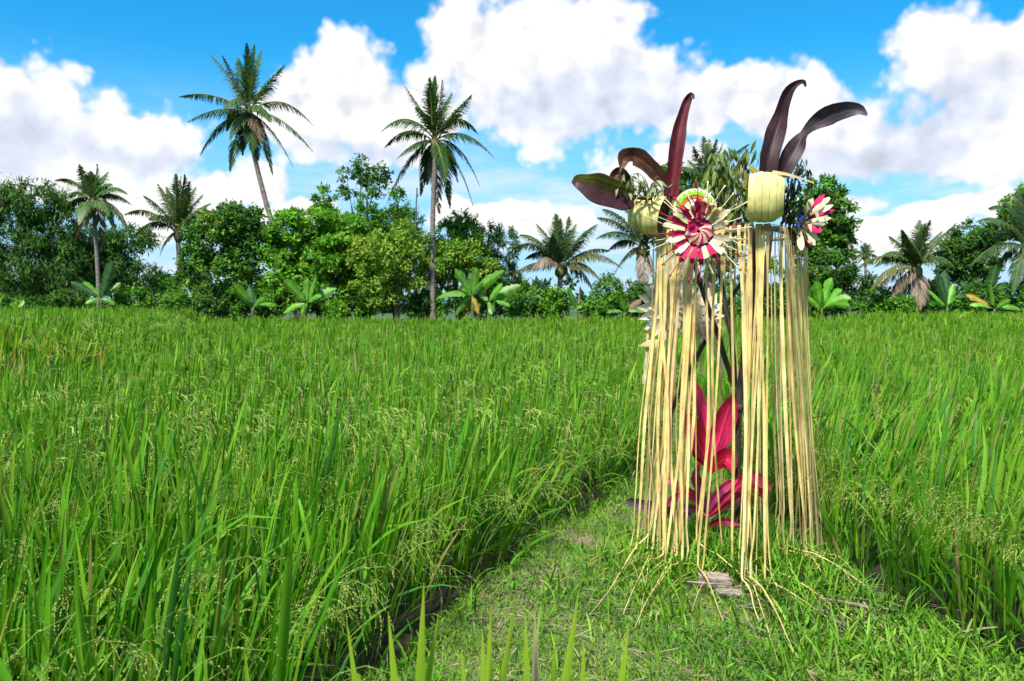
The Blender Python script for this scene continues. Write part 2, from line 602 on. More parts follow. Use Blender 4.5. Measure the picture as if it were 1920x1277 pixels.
# ------------------------------------------------------------------ the ground, one sheet to the horizon
def build_ground():
    xs = np.concatenate([-np.geomspace(1500, 9, 34)[:-1], np.arange(-9, -1.5, 0.3), np.arange(-1.5, 4.0, 0.07), np.arange(4.0, 9, 0.3), np.geomspace(9, 1500, 34)])
    ys = np.concatenate([-np.geomspace(900, 2, 20)[:-1], np.arange(-2, 1.5, 0.3), np.arange(1.5, 9, 0.09), np.arange(9, 22, 0.3), np.geomspace(22, 2500, 40)])
    Xg, Yg = np.meshgrid(xs, ys)
    Zg = H(Xg, Yg)
    V = np.stack([Xg, Yg, Zg], -1).reshape(-1, 3)
    nx, ny = len(xs), len(ys)
    i = (np.arange(ny - 1)[:, None] * nx + np.arange(nx - 1)[None]).ravel()
    F = np.stack([i, i + 1, i + nx + 1, i + nx], 1)
    w = sstep(-0.1, 0.08, bund_d(Xg, Yg))
    far = sstep(40, 60, np.hypot(Xg, Yg))
    bare = np.exp(-((Xg - 0.42) ** 2 + (Yg - 4.75) ** 2) / 0.03) + 0.8 * np.exp(-((Xg - 0.16) ** 2 + (Yg - 4.1) ** 2) / 0.05) + 0.7 * np.exp(-((Xg + 0.05) ** 2 + (Yg - 3.6) ** 2) / 0.04)
    C = np.stack([w, far, np.clip(bare, 0, 1)], -1).reshape(-1, 3)
    o = link('ground', np_mesh('ground', V, F, C, ground_mat()))
    tag(o, 'muddy paddy soil with a raised earth bund running through it', kind='structure')


build_ground()


# ------------------------------------------------------------------ rice
BLADE6 = [0.42, 0.80, 1.0, 0.97, 0.80, 0.50, 0.04]
BLADE4 = [0.45, 0.95, 1.0, 0.66, 0.05]
BLADE3 = [0.5, 1.0, 0.8, 0.06]
BLADE2 = [0.6, 1.0, 0.08]
PROF = {6: BLADE6, 4: BLADE4, 3: BLADE3, 2: BLADE2}
GREENS = np.array([[0.050, 0.185, 0.008], [0.080, 0.250, 0.009], [0.110, 0.290, 0.012], [0.055, 0.195, 0.026], [0.165, 0.330, 0.018]])


def leaf_cols(n, g, pale=0.0, dead=0.02):
    """random greens of rice leaves with yellowed or browned tips on some"""
    a = GREENS[g.choice(5, n, p=[.24, .30, .22, .12, .12])]
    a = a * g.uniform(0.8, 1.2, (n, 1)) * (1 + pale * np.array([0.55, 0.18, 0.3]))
    b = a * 1.12
    r = g.random(n)
    y = r < 0.30
    b[y] = np.array([0.21, 0.33, 0.025]) * g.uniform(0.8, 1.15, (y.sum(), 1))
    t = (r > 0.93) & (r < 0.95)
    b[t] = np.array([0.30, 0.19, 0.06])
    d = r > 1 - dead
    a[d] = np.array([0.22, 0.19, 0.07]); b[d] = np.array([0.36, 0.27, 0.13])
    return a, b


def lean_of(x, y, g):
    """which way the wind and the edge of the plot push a rice plant"""
    n = len(x)
    az = g.uniform(-0.5, 0.5, n)
    amt = np.full(n, 0.03) + 0.05 * np.sin(x * 1.1 + y * 0.7) + 0.04 * np.sin(x * 3.1 - y * 2.2)
    bd = bund_d(x, y)
    near = (np.exp(-np.abs(bd) / 0.35)) * (y < 9)
    left = x < np.interp(y, BL_Y, BL_X) + 0.2
    az = np.where((~left) & (near > 0.35), PI + g.uniform(-0.6, 0.6, n), az)
    amt = amt + near * np.where(left, 0.20, 0.08)
    amt = amt + np.where((~left) & (near < 0.3) & (y < 12), 0.20, 0.0)
    return az, np.abs(amt)


def rice_hills(x, y, nb, K, fold, g, wmul=1.0, stems=True, hmul=1.0, dead=0.02, pale=0.0, amt_mul=1.0, wide=1.0, tall=1.0):
    mb = MB()
    n = len(x)
    z = H(x, y)
    laz, lamt = lean_of(x, y, g)
    lamt = lamt * amt_mul
    hh = g.normal(1.0, 0.06, n) * hmul * (1 + 0.05 * np.sin(x * 0.9) * np.sin(y * 1.3))
    R = lambda a: np.repeat(a, nb)
    N = n * nb
    a0 = g.uniform(0, 2 * PI, N)
    rr = 0.055 * np.sqrt(g.random(N))
    bx, by = R(x) + np.cos(a0) * rr, R(y) + np.sin(a0) * rr
    up = g.random(N) < 0.62                                 # erect upper leaves, arching lower ones
    foot = np.where(up, g.uniform(0.30, 0.62, N), g.uniform(0.15, 0.50, N)) * R(hh)
    L = np.where(up, g.uniform(0.24, 0.46, N), g.uniform(0.26, 0.48, N)) * R(hh) * tall
    foot = foot - 0.35 * (tall - 1.0)
    th0 = np.where(up, np.abs(g.normal(0.04, 0.17, N)), g.uniform(0.15, 0.60, N))
    bend = np.where(up, np.abs(g.normal(0.10, 0.16, N)), g.uniform(0.2, 1.5, N))
    odd = g.random(N) < 0.035
    bend = np.where(odd, g.uniform(1.0, 2.4, N), bend)
    az = a0 + g.normal(0, 0.5, N)
    # add the common lean: combine as horizontal vectors
    vx = np.sin(th0) * np.cos(az) + R(lamt) * np.cos(R(laz))
    vy = np.sin(th0) * np.sin(az) + R(lamt) * np.sin(R(laz))
    th0 = np.arcsin(np.clip(np.hypot(vx, vy), 0, 0.95))
    az = np.arctan2(vy, vx)
    tl = R(lamt) * 0.8 * foot
    base = np.stack([bx + np.cos(R(laz)) * tl, by + np.sin(R(laz)) * tl, R(z) + foot], 1)
    c0, c1 = leaf_cols(N, g, pale, dead)
    W = g.uniform(0.010, 0.0195, N) * wmul * wide
    mb.add(*ribbons(base, az, th0, bend, L, W, K, c0, c1, PROF[K], 1.6, g.uniform(-1.3, 1.3, N), fold, g.normal(0, 0.25, N), 2.2))
    if stems:
        m = max(3, nb // 3)
        Rm = lambda a: np.repeat(a, m)
        M_ = n * m
        a1 = g.uniform(0, 2 * PI, M_); r1 = 0.045 * np.sqrt(g.random(M_))
        b1 = np.stack([Rm(x) + np.cos(a1) * r1, Rm(y) + np.sin(a1) * r1, Rm(z) - 0.02], 1)
        cs = np.array([0.06, 0.13, 0.02]) * g.uniform(0.6, 1.3, (M_, 1))
        mb.add(*ribbons(b1, Rm(laz), Rm(lamt) * 0.8, 0.02, g.uniform(0.45, 0.70, M_) * Rm(hh), 0.007 * wmul, 2, cs * 0.9, cs, [1, .9, .5], 1, 0.3))
    return mb


def panicles(x, y, per, g, fine=True, frac=1.0):
    """drooping ears of grain; returns a mesh builder"""
    mb = MB()
    x = np.repeat(x, per); y = np.repeat(y, per)
    keep = g.random(len(x)) < frac
    x, y = x[keep], y[keep]
    n = len(x)
    if n == 0:
        return mb
    z = H(x, y)
    laz, lamt = lean_of(x, y, g)
    az = np.where(g.random(n) < 0.6, laz + g.normal(0, 0.9, n), g.uniform(0, 2 * PI, n))
    x = x + g.normal(0, 0.035, n); y = y + g.normal(0, 0.035, n)
    K = 12
    L = g.uniform(0.86, 1.16, n)
    th0 = g.uniform(0.03, 0.22, n) + lamt
    bend = g.uniform(1.4, 2.7, n)
    pw = 4.0
    base = np.stack([x, y, z], 1)
    s = np.linspace(0, 1, K + 1); sm = (s[1:] + s[:-1]) / 2
    th = th0[:, None] + bend[:, None] * sm[None] ** pw
    ds = (L / K)[:, None]
    Pc = np.zeros((n, K + 1, 3))
    Pc[:, 1:, 0] = np.cumsum(np.sin(th) * np.cos(az)[:, None] * ds, 1)
    Pc[:, 1:, 1] = np.cumsum(np.sin(th) * np.sin(az)[:, None] * ds, 1)
    Pc[:, 1:, 2] = np.cumsum(np.cos(th) * ds, 1)
    Pc += base[:, None]
    cst = np.array([0.13, 0.21, 0.035]) * g.uniform(0.8, 1.2, (n, 1))
    mb.add(*ribbons(base, az, th0, bend, L, 0.0035 if fine else 0.006, K if fine else 6, cst, cst * 1.1, np.linspace(1, 0.5, (K if fine else 6) + 1), pw, g.uniform(0, 1.5, n)))
    nbr = 8 if fine else 5
    idx = np.linspace(K - 4, K, nbr).round().astype(int)
    gcol0 = np.array([0.215, 0.285, 0.060]) * g.uniform(0.75, 1.2, (n, 1)) + np.array([0.05, 0.01, 0.0]) * g.random((n, 1))
    for b in range(nbr):
        st = Pc[:, idx[b]]
        t_th = th[:, min(idx[b], K - 1)]
        baz = az + g.normal(0, 0.42, n)
        bth = t_th + g.normal(0.0, 0.22, n) - 0.05
        bb = np.clip(3.0 - bth, 0.1, 2.4) * g.uniform(0.8, 1.0, n)
        bl = g.uniform(0.07, 0.13, n)
        if not fine:
            mb.add(*ribbons(st, baz, bth, bb, bl, g.uniform(0.006, 0.010, n), 2, gcol0, gcol0, [0.6, 1, 0.3], 1, g.uniform(0, 1.5, n)))
            continue
        G = 13
        sg = ((np.arange(G) + 0.5) / G) ** 0.75
        tg = bth[:, None] + bb[:, None] * sg[None]
        dg = (bl / G)[:, None]
        gp = np.zeros((n, G, 3))
        gp[..., 0] = np.cumsum(np.sin(tg) * np.cos(baz)[:, None] * dg, 1)
        gp[..., 1] = np.cumsum(np.sin(tg) * np.sin(baz)[:, None] * dg, 1)
        gp[..., 2] = np.cumsum(np.cos(tg) * dg, 1)
        gp = (gp + st[:, None]).reshape(-1, 3)
        m = len(gp)
        gaz = np.repeat(baz, G) + g.normal(0, 0.35, m)
        gth = tg.reshape(-1) + g.normal(0, 0.13, m)
        gl = g.uniform(0.0075, 0.0100, m)
        T = np.stack([np.sin(gth) * np.cos(gaz), np.sin(gth) * np.sin(gaz), np.cos(gth)], 1)
        q = g.standard_normal((m, 3)); q -= T * (q * T).sum(1, keepdims=True); q /= np.linalg.norm(q, axis=1, keepdims=True)
        nn = np.cross(T, q)
        hw = 0.0022
        V = np.stack([gp, gp + T * gl[:, None] * 0.5 + q * hw + nn * 0.0018, gp + T * gl[:, None], gp + T * gl[:, None] * 0.5 - q * hw + nn * 0.0018], 1).reshape(-1, 3)
        cc = np.repeat(np.repeat(gcol0, G, 0) * g.uniform(0.75, 1.2, (m, 1)), 4, 0)
        mb.add(V, np.arange(4 * m).reshape(-1, 4), cc)
    return mb


def hill_points(y0, y1, sp, g, xr=0.70, pad=1.6):
    ys = np.arange(y0, y1, sp)
    X, Y = [], []
    for q in ys:
        w = xr * (q + sp) + pad
        xs = np.arange(-w, w, sp)
        X.append(xs + g.normal(0, sp * 0.20, len(xs)) + 0.3 * sp * math.sin(q * 7)); Y.append(q + g.normal(0, sp * 0.20, len(xs)))
    X, Y = np.concatenate(X), np.concatenate(Y)
    ok = bund_d(X, Y) < np.where(Y < 9, -0.09, -0.02)
    ok &= ~((Y < 2.45) & (X > -0.62) & (X < 2.6))
    ok &= ~((np.hypot(X, Y) < 0.9))
    ok &= Y < 45.0 + 1.5 * np.sin(X * 0.4)
    return X[ok], Y[ok]


def build_rice():
    g = np.random.default_rng(21)
    regions = {k: [MB(), MB()] for k in ('left', 'right', 'tleft', 'tright')}
    front = []

    def put(x, y, nb, K, fold, wmul, stems, pan_per, pan_fine, frac, pale, dead=0.02):
        tl, tr = terrace(x, y)
        isL = x < np.interp(y, BL_Y, BL_X) + 0.15
        key = np.where(tl > 0.15, 2, np.where(tr > 0.12, 3, np.where(isL, 0, 1)))
        for i, k in enumerate(('left', 'right', 'tleft', 'tright')):
            q = key == i
            if not q.any():
                continue
            xx, yy = x[q], y[q]
            if k == 'tleft':
                e = (np.abs(yy - 10.8) < 1.6) & (g.random(len(yy)) < 0.8)
                for sel, dd, am in ((e, 0.20, 2.6), (~e, 0.03, 1.0)):
                    if sel.any():
                        V, F, C = rice_hills(xx[sel], yy[sel], nb, K, fold, g, wmul, stems, 1.0, dd, pale, am).arrays()
                        if dd > 0.1:
                            C = C * np.array([1.35, 1.10, 0.9])
                        regions[k][0].add(V, F, C)
            else:
                V, F, C = rice_hills(xx, yy, nb, K, fold, g, wmul, stems, 1.0 + (0.02 if k == 'right' else 0), dead if k == 'left' else dead * 2.2, pale, 1.0, 1.45 if nb == 13 else 1.0, 1.35 if nb == 13 else 1.0).arrays()
                regions[k][0].add(V, F, C)
            if frac > 0:
                p = panicles(xx, yy, pan_per, g, pan_fine, frac)
                if p.n:
                    regions[k][1].add(*p.arrays())

    x, y = hill_points(0.9, 5.2, 0.18, g, 0.68, 1.1)
    bd = bund_d(x, y)
    row = (bd > -0.34) & (y > 2.3)
    front += [(a, b, 0) for a, b in zip(x[row], y[row])]
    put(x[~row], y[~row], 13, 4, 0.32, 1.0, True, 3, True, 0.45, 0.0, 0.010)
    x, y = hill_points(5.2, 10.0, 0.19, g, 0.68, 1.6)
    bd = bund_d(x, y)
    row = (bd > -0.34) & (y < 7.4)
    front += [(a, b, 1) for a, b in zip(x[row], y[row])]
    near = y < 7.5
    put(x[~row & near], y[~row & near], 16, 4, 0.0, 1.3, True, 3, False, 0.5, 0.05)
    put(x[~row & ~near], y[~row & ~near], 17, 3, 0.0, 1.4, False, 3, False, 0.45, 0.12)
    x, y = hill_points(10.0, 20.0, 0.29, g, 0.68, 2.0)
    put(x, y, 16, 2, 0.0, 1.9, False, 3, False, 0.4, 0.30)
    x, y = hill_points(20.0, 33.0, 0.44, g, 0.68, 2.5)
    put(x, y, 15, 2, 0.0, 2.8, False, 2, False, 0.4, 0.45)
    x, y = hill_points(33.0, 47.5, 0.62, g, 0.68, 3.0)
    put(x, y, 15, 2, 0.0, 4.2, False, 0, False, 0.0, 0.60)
    info = {'left': 'dense green rice crop with drooping ears filling the low paddy beside the bund',
            'right': 'wind leaned green rice crop on the far side of the shrine and bund',
            'tleft': 'raised rice plot with a yellowed trampled front edge below the dark bamboo',
            'tright': 'slightly raised far rice plot in front of the big banana leaves'}
    for k, (lv, gr) in regions.items():
        if lv.n == 0:
            continue
        o = link('rice_crop', np_mesh('rice_crop', *lv.arrays(), M_RICE))
        tag(o, info[k], 'rice', kind='stuff')
        if gr.n:
            c = link('rice_ears', np_mesh('rice_ears', *gr.arrays(), M_GRAIN), o)
            tag(c, kind='stuff')
    # the front row along the bund: each plant by itself
    for a, b, far in front:
        xx, yy = np.array([a]), np.array([b])
        left = a < np.interp(b, BL_Y, BL_X) + 0.2
        t = thing('rice_plant', 'rice plant in the front row leaning over the curving edge of the bund' if left else 'rice plant with ripening ears in the row beyond the shrine end of the bund',
                  'rice plant', (a, b, float(H(a, b))), 'rice plants along the long open edge of the bund' if left else 'rice plants along the shrine side of the bund')
        part('foliage', rice_hills(xx, yy, 17 if not far else 17, 6 if not far else 4, 0.32, g, 1.0, wide=1.2, tall=1.25), M_RICE, t, kind=None)
        part('ears', panicles(xx, yy, 3 if left else 6, g, True, 0.85), M_GRAIN, t)
    # plants below the lens whose tips reach into the picture
    tips = [[(650, 1165, 8), (728, 1150, -10), (795, 1092, 2), (823, 1148, 12)], [(865, 1212, 14), (905, 1180, 10), (920, 1146, 6), (965, 1132, 30)],
            [(985, 1150, 2), (1003, 1146, 1), (1085, 1106, 28), (1042, 1196, 20)], [(1178, 1172, 14), (1094, 1200, 0), (1060, 1222, -25), (1128, 1236, -12)]]
    labels = ['young rice plant reaching up into the lower edge with its tall straight blade', 'rice plant with short leaning tips just inside the lower edge',
              'rice plant carrying one dried tan blade among its yellow green tips', 'rice plant with a single broad blade below the trailing straw strips']
    for k, (row, lab) in enumerate(zip(tips, labels)):
        Yp = 1.78
        b0 = at(sum(p[0] for p in row) / 4, 1150, Yp)
        z0 = float(H(b0.x, Yp))
        t = thing('rice_plant', lab, 'rice plant', (b0.x, Yp, z0))
        for j, (px, py, ln) in enumerate(row):
            tip = at(px, py, Yp + 0.05 * (j - 1.5))
            c = np.array([[0.10, 0.29, 0.010], [0.15, 0.34, 0.016], [0.075, 0.25, 0.012]][(j + k) % 3])
            c1 = np.array([0.30, 0.42, 0.03])
            if (px, py) == (1003, 1146):
                c, c1 = np.array([0.30, 0.24, 0.10]), np.array([0.42, 0.34, 0.22])
            foot = Vector((b0.x + random.uniform(-.03, .03), Yp + random.uniform(-.03, .03), z0 + 0.05))
            mid = tip.lerp(foot, 0.5) + Vector((-ln * 0.0012, 0, 0.0))
            P = smooth_pts([foot, mid, tip], 14)
            s = np.linspace(0, 1, 14)
            w = 0.031 * np.minimum(1, 0.35 + 2.2 * s) * np.clip((1 - s) * 3.0, 0.02, 1) ** 0.8
            cc = c[None] * (1 - s[:, None] ** 2) + c1[None] * s[:, None] ** 2
            wd = [(math.cos(0.3 * j - 0.4), math.sin(0.3 * j - 0.4), 0)] * 14
            part('leaf', strip(P, wd, w, 0.25, cc, 3), M_RICE, t)
        xx = np.array([b0.x]); yy = np.array([Yp])


build_rice()


# ------------------------------------------------------------------ short grass and weeds on the bund
def build_bund_grass():
    g = np.random.default_rng(33)

    def pts(n, y0=2.3, y1=8.2, margin=-0.03):
        X = g.uniform(-1.2, 3.4, n * 3); Y = y0 + (y1 - y0) * g.random(n * 3) ** 1.5
        d = bund_d(X, Y)
        ok = d > margin
        return X[ok][:n], Y[ok][:n]
    lush = lambda X, Y: np.clip(0.5 + 0.35 * np.sin(X * 4.3 + 1) * np.sin(Y * 3.7) + 0.25 * np.sin(X * 9 + Y * 8), 0, 1)

    mb = MB()
    X, Y = pts(82000)
    bare = 1.05 * np.exp(-((X - 0.42) ** 2 + (Y - 4.75) ** 2) / 0.022) + 0.65 * np.exp(-((X - 0.16) ** 2 + (Y - 4.1) ** 2) / 0.05) + 0.6 * np.exp(-((X + 0.05) ** 2 + (Y - 3.6) ** 2) / 0.04)
    k = g.random(len(X)) > bare
    X, Y = X[k], Y[k]
    n = len(X)
    lu = lush(X, Y)
    near_sh = np.exp(-((X - SHX) ** 2 + (Y - 4.3) ** 2) / 0.35)
    edge = np.exp(-np.abs(bund_d(X, Y)) / 0.10)
    L = g.uniform(0.018, 0.055, n) * (0.6 + 0.7 * lu) * (1 + 0.9 * near_sh + 0.7 * edge)
    base = np.stack([X, Y, H(X, Y) - 0.004], 1)
    pal = np.array([[0.11, 0.27, 0.016], [0.15, 0.32, 0.022], [0.20, 0.36, 0.04], [0.07, 0.20, 0.014], [0.25, 0.32, 0.08]])
    c = pal[g.choice(5, n, p=[.32, .26, .13, .22, .07])] * g.uniform(0.75, 1.2, (n, 1)) * (1.18 - 0.42 * lu[:, None])
    c[:, 0] *= 1.25 - 0.5 * lu
    dry = g.random(n) < 0.17 + 0.30 * np.clip(0.5 - lu, 0, 1)
    c[dry] = np.array([0.34, 0.27, 0.14]) * g.uniform(0.6, 1.1, (dry.sum(), 1))
    th0 = g.uniform(0.1, 1.0, n); th0[dry] = g.uniform(0.9, 1.5, dry.sum())
    mb.add(*ribbons(base, g.uniform(0, 2 * PI, n), th0, g.uniform(0.0, 1.2, n), L, g.uniform(0.003, 0.0075, n), 2, c * 0.95, c * 1.1, BLADE2, 1.3, g.uniform(-.8, .8, n)))
    o = link('bund_grass', np_mesh('bund_grass', *mb.arrays(), M_GRASS))
    tag(o, 'short trodden grass covering the raised earth bund', 'grass', kind='stuff')

    # broader leaved weeds and longer tufts: around the shrine's foot, along the edges and on the slope
    mb = MB()
    X, Y = pts(17000, 2.35, 6.5, -0.06)
    ed = bund_d(X, Y)
    pr = 0.9 * np.exp(-((X - 1.25) ** 2 / 0.5 + (Y - 3.75) ** 2 / 0.35)) + 0.85 * np.exp(-np.abs(ed) / 0.09) + 0.75 * sstep(0.9, 1.5, X) * sstep(4.4, 3.2, Y)
    pr = np.maximum(pr, 0.30 * sstep(0.5, 0.9, lush(X, Y)))
    k = g.random(len(X)) < pr
    k &= ~((np.abs(X - 0.99) < 0.15) & (Y > 3.35) & (Y < 3.88))
    X, Y = X[k], Y[k]
    n = len(X)
    base = np.stack([X, Y, H(X, Y) + g.uniform(-0.005, 0.05, n)], 1)
    c = pal[g.choice(5, n, p=[.33, .27, .10, .28, .02])] * g.uniform(0.7, 1.15, (n, 1))
    mb.add(*ribbons(base, g.uniform(0, 2 * PI, n), g.uniform(0.3, 1.3, n), g.uniform(0, 0.9, n), g.uniform(0.022, 0.06, n), g.uniform(0.007, 0.015, n), 3, c, c * 1.1, [0.35, 1.0, 0.8, 0.05], 1.2, g.uniform(-.6, .6, n), 0.25))
    # long blades
    X, Y = pts(9500, 2.35, 7.4, -0.10)
    ed = bund_d(X, Y)
    pr = 0.85 * np.exp(-((X - 1.25) ** 2 / 0.30 + (Y - 4.2) ** 2 / 0.22)) + 0.6 * np.exp(-np.abs(ed) / 0.08) + 0.07 + 0.45 * sstep(0.7, 1.4, X) * sstep(4.3, 3.2, Y)
    k = g.random(len(X)) < pr
    k &= ~((np.abs(X - 0.99) < 0.15) & (Y > 3.35) & (Y < 3.88))
    X, Y = X[k], Y[k]
    n = len(X)
    base = np.stack([X, Y, H(X, Y) - 0.01], 1)
    c = pal[g.choice(5, n, p=[.35, .27, .12, .24, .02])] * g.uniform(0.75, 1.15, (n, 1))
    mb.add(*ribbons(base, g.uniform(0, 2 * PI, n), g.uniform(0.05, 0.6, n), g.uniform(0.1, 1.8, n), g.uniform(0.07, 0.22, n), g.uniform(0.005, 0.012, n), 4, c, c * 1.15, BLADE4, 1.5, g.uniform(-.8, .8, n), 0.25))
    m = 2300
    X = g.normal(1.20, 0.36, m); Y = g.normal(4.12, 0.30, m)
    k = (bund_d(X, Y) > -0.02)
    k &= ~((np.abs(X - 0.99) < 0.15) & (Y > 3.35) & (Y < 3.88))
    X, Y = X[k], Y[k]
    n = len(X)
    base = np.stack([X, Y, H(X, Y) - 0.01], 1)
    c = pal[g.choice(5, n, p=[.35, .27, .10, .26, .02])] * g.uniform(0.75, 1.15, (n, 1))
    mb.add(*ribbons(base, g.uniform(0, 2 * PI, n), g.uniform(0.05, 0.55, n), g.uniform(0.1, 1.6, n), g.uniform(0.09, 0.25, n), g.uniform(0.005, 0.011, n), 4, c, c * 1.15, BLADE4, 1.5, g.uniform(-.8, .8, n), 0.25))
    o = link('weeds', np_mesh('weeds', *mb.arrays(), M_GRASS))
    tag(o, 'leafy weeds and longer grass along the bund edges and round the shrine foot', 'weeds', kind='stuff')

    # dry stalks and old straw lying about
    mb = MB()
    X, Y = pts(2200, 2.35, 5.6, 0.02)
    n = len(X)
    base = np.stack([X, Y, H(X, Y) + g.uniform(0.004, 0.03, n)], 1)
    c = np.array([0.42, 0.35, 0.22]) * g.uniform(0.5, 1.15, (n, 1))
    mb.add(*ribbons(base, g.uniform(0, 2 * PI, n), g.uniform(1.25, 1.6, n), g.uniform(-0.1, 0.2, n), g.uniform(0.02, 0.11, n), g.uniform(0.0015, 0.0045, n), 3, c, c, [1, 1, 1, .4], 1, g.uniform(-.8, .8, n)))
    # a thick litter of old strips below the shrine, on the slope towards the lens
    m = 260
    X = g.normal(1.42, 0.30, m); Y = g.normal(3.72, 0.20, m)
    base = np.stack([X, Y, H(X, Y) + g.uniform(0.01, 0.045, m)], 1)
    c = np.array([0.30, 0.25, 0.19]) * g.uniform(0.45, 1.2, (m, 1))
    mb.add(*ribbons(base, g.normal(-0.7, 0.8, m), g.uniform(1.4, 1.65, m), g.uniform(-0.1, 0.15, m), g.uniform(0.06, 0.24, m), g.uniform(0.003, 0.010, m), 3, c, c, [1, 1, 1, .4], 1, g.uniform(-.8, .8, m)))
    o = link('straw_litter', np_mesh('straw_litter', *mb.arrays(), M_STRAW))
    tag(o, 'old grey straw and dry stalks lying in the grass below the shrine', 'litter', kind='stuff')


build_bund_grass()


# ------------------------------------------------------------------ trees
DARK = [(0.024, 0.080, 0.014), (0.038, 0.110, 0.018), (0.058, 0.145, 0.022)]
MID = [(0.042, 0.145, 0.014), (0.066, 0.195, 0.018), (0.100, 0.245, 0.024)]
BRIGHT = [(0.070, 0.220, 0.014), (0.115, 0.290, 0.018), (0.170, 0.340, 0.026)]
OLIVE = [(0.085, 0.195, 0.018), (0.130, 0.260, 0.024), (0.200, 0.310, 0.045)]
GREYG = [(0.034, 0.095, 0.026), (0.050, 0.125, 0.034), (0.075, 0.160, 0.048)]
TG = np.random.default_rng(77)


def crown_arrays(blobs, Y, n, size, pal, per=60, cr=0.45, droop=0.15, flat=1.0, asp=0.45, depth=0.85, g=TG, hollow=0.5):
    k = Y / F_PX
    Cn, Rd = [], []
    for b in blobs:
        p = at(b[0], b[1], Y + (b[4] if len(b) > 4 else 0))
        Cn.append(list(p)); Rd.append((b[2] * k, b[2] * k * depth, b[3] * k))
    Cn, Rd = np.array(Cn), np.array(Rd)
    area = (Rd[:, 0] * Rd[:, 2] + Rd[:, 0] * Rd[:, 1] + Rd[:, 1] * Rd[:, 2])
    n = int(n * 2.1); size = size * 0.86
    nc = max(4, n // per)
    bi = g.choice(len(blobs), nc, p=area / area.sum())
    d = g.standard_normal((nc, 3)); d /= np.linalg.norm(d, axis=1, keepdims=True)
    rad = hollow + (1 - hollow) * g.random(nc) ** 0.5
    rad *= g.uniform(0.86, 1.12, nc)
    cc = Cn[bi] + d * Rd[bi] * rad[:, None]
    cs = cr * g.uniform(0.6, 1.35, nc)
    pal = np.array(pal) * np.array([1.25, 1.17, 1.05])
    ct = pal[g.integers(0, len(pal), nc)] * g.uniform(0.8, 1.2, (nc, 1))
    q = np.repeat(np.arange(nc), per)
    m = len(q)
    off = g.standard_normal((m, 3))
    off *= (0.25 + 0.75 * g.random((m, 1))) / np.linalg.norm(off, axis=1, keepdims=True) * 0.95
    off[:, 2] *= flat
    p = cc[q] + off * cs[q][:, None]
    out = d[q]
    t = g.standard_normal((m, 3)) * 0.8 + out * 0.5 + np.array([0, 0, -droop])
    t /= np.linalg.norm(t, axis=1, keepdims=True)
    on = off / (np.linalg.norm(off, axis=1, keepdims=True) + 1e-6)
    nrm = g.standard_normal((m, 3)) * 0.38 + np.array([0, 0, 0.75]) + on * 1.0 + out * 0.3
    s = np.cross(t, nrm); s /= np.linalg.norm(s, axis=1, keepdims=True) + 1e-9
    nn = np.cross(s, t)
    L = size * g.uniform(0.6, 1.35, m)[:, None]
    w = L * asp * 0.5
    V = np.stack([p, p + t * L * 0.45 + s * w - nn * L * 0.06, p + t * L - nn * L * 0.12, p + t * L * 0.45 - s * w - nn * L * 0.06], 1).reshape(-1, 3)
    col = ct[q] * g.uniform(0.75, 1.25, (m, 1))
    yl = g.random(m) < 0.025
    col[yl] = np.array([0.20, 0.20, 0.03]) * g.uniform(0.6, 1.1, (yl.sum(), 1))
    return V, np.arange(4 * m).reshape(-1, 4), np.repeat(col, 4, 0)


def limbs(base, tops, r0, g, wob=0.12):
    """a trunk that forks towards the given points"""
    mb = MB()
    base = Vector(base)
    top0 = Vector(tops[0])
    main = smooth_pts([base, base.lerp(top0, 0.5) + Vector((g.normal(0, .15), g.normal(0, .15), 0)), top0], 12)
    mb.add(*tube(main, np.linspace(r0, r0 * 0.25, 12), 8, 0.06, int(g.integers(1e6))))
    for t in tops[1:]:
        i = int(g.integers(2, 7))
        a = Vector(main[i]); t = Vector(t)
        mid = a.lerp(t, 0.5) + Vector((0, 0, 0.12 * (t - a).length))
        mb.add(*tube(smooth_pts([a, mid, t], 9), np.linspace(r0 * (0.75 - 0.05 * i), r0 * 0.12, 9), 6, 0.06, int(g.integers(1e6))))
    return mb


def tree(name, label, cat, base_px, Y, blobs, n, size, pal, r0=0.16, group=None, tops=None, **kw):
    b = at(base_px, 585, Y)
    z = float(H(b.x, Y))
    t = thing(name, label, cat, (b.x, Y, z), group)
    tp = tops or [(bb[0], bb[1] - bb[3] * 0.2) for bb in blobs[:5]]
    pts = [at(p[0], p[1], Y + 0.1 * i) for i, p in enumerate(tp)]
    part('trunk', limbs((b.x, Y, z - 0.1), pts, r0, TG), M_BARK, t)
    part('crown', crown_arrays(blobs, Y, n, size, pal, **kw), M_TREE, t)
    return t


tree('bamboo_clump', 'huge dark drooping bamboo clump at the edge of the picture behind the raised plot', 'bamboo', 40, 50,
     [(60, 380, 70, 45), (20, 420, 75, 70), (110, 430, 55, 60), (60, 490, 110, 70), (120, 520, 60, 55), (10, 520, 90, 60), (-70, 430, 80, 110)], 15000, 0.42, DARK,
     0.10, droop=0.9, asp=0.22, cr=0.6, per=50)
tree('bamboo_clump', 'dark airy bamboo thicket between the two thin coconut palms', 'bamboo', 225, 53,
     [(180, 450, 45, 28), (240, 445, 48, 22), (200, 500, 60, 40), (150, 480, 40, 45), (270, 520, 36, 26)], 6000, 0.42, DARK, 0.08, droop=0.8, asp=0.22, cr=0.6, per=40)
tree('broadleaf_tree', 'round headed dark broadleaf tree with a thin bare stem beside the leaning palm', 'tree', 446, 48.5,
     [(440, 425, 55, 40), (400, 450, 55, 50), (470, 470, 42, 52), (415, 520, 62, 60), (370, 500, 34, 45), (455, 400, 34, 20), (350, 545, 40, 36)], 11000, 0.30, MID + GREYG[:2], 0.14)
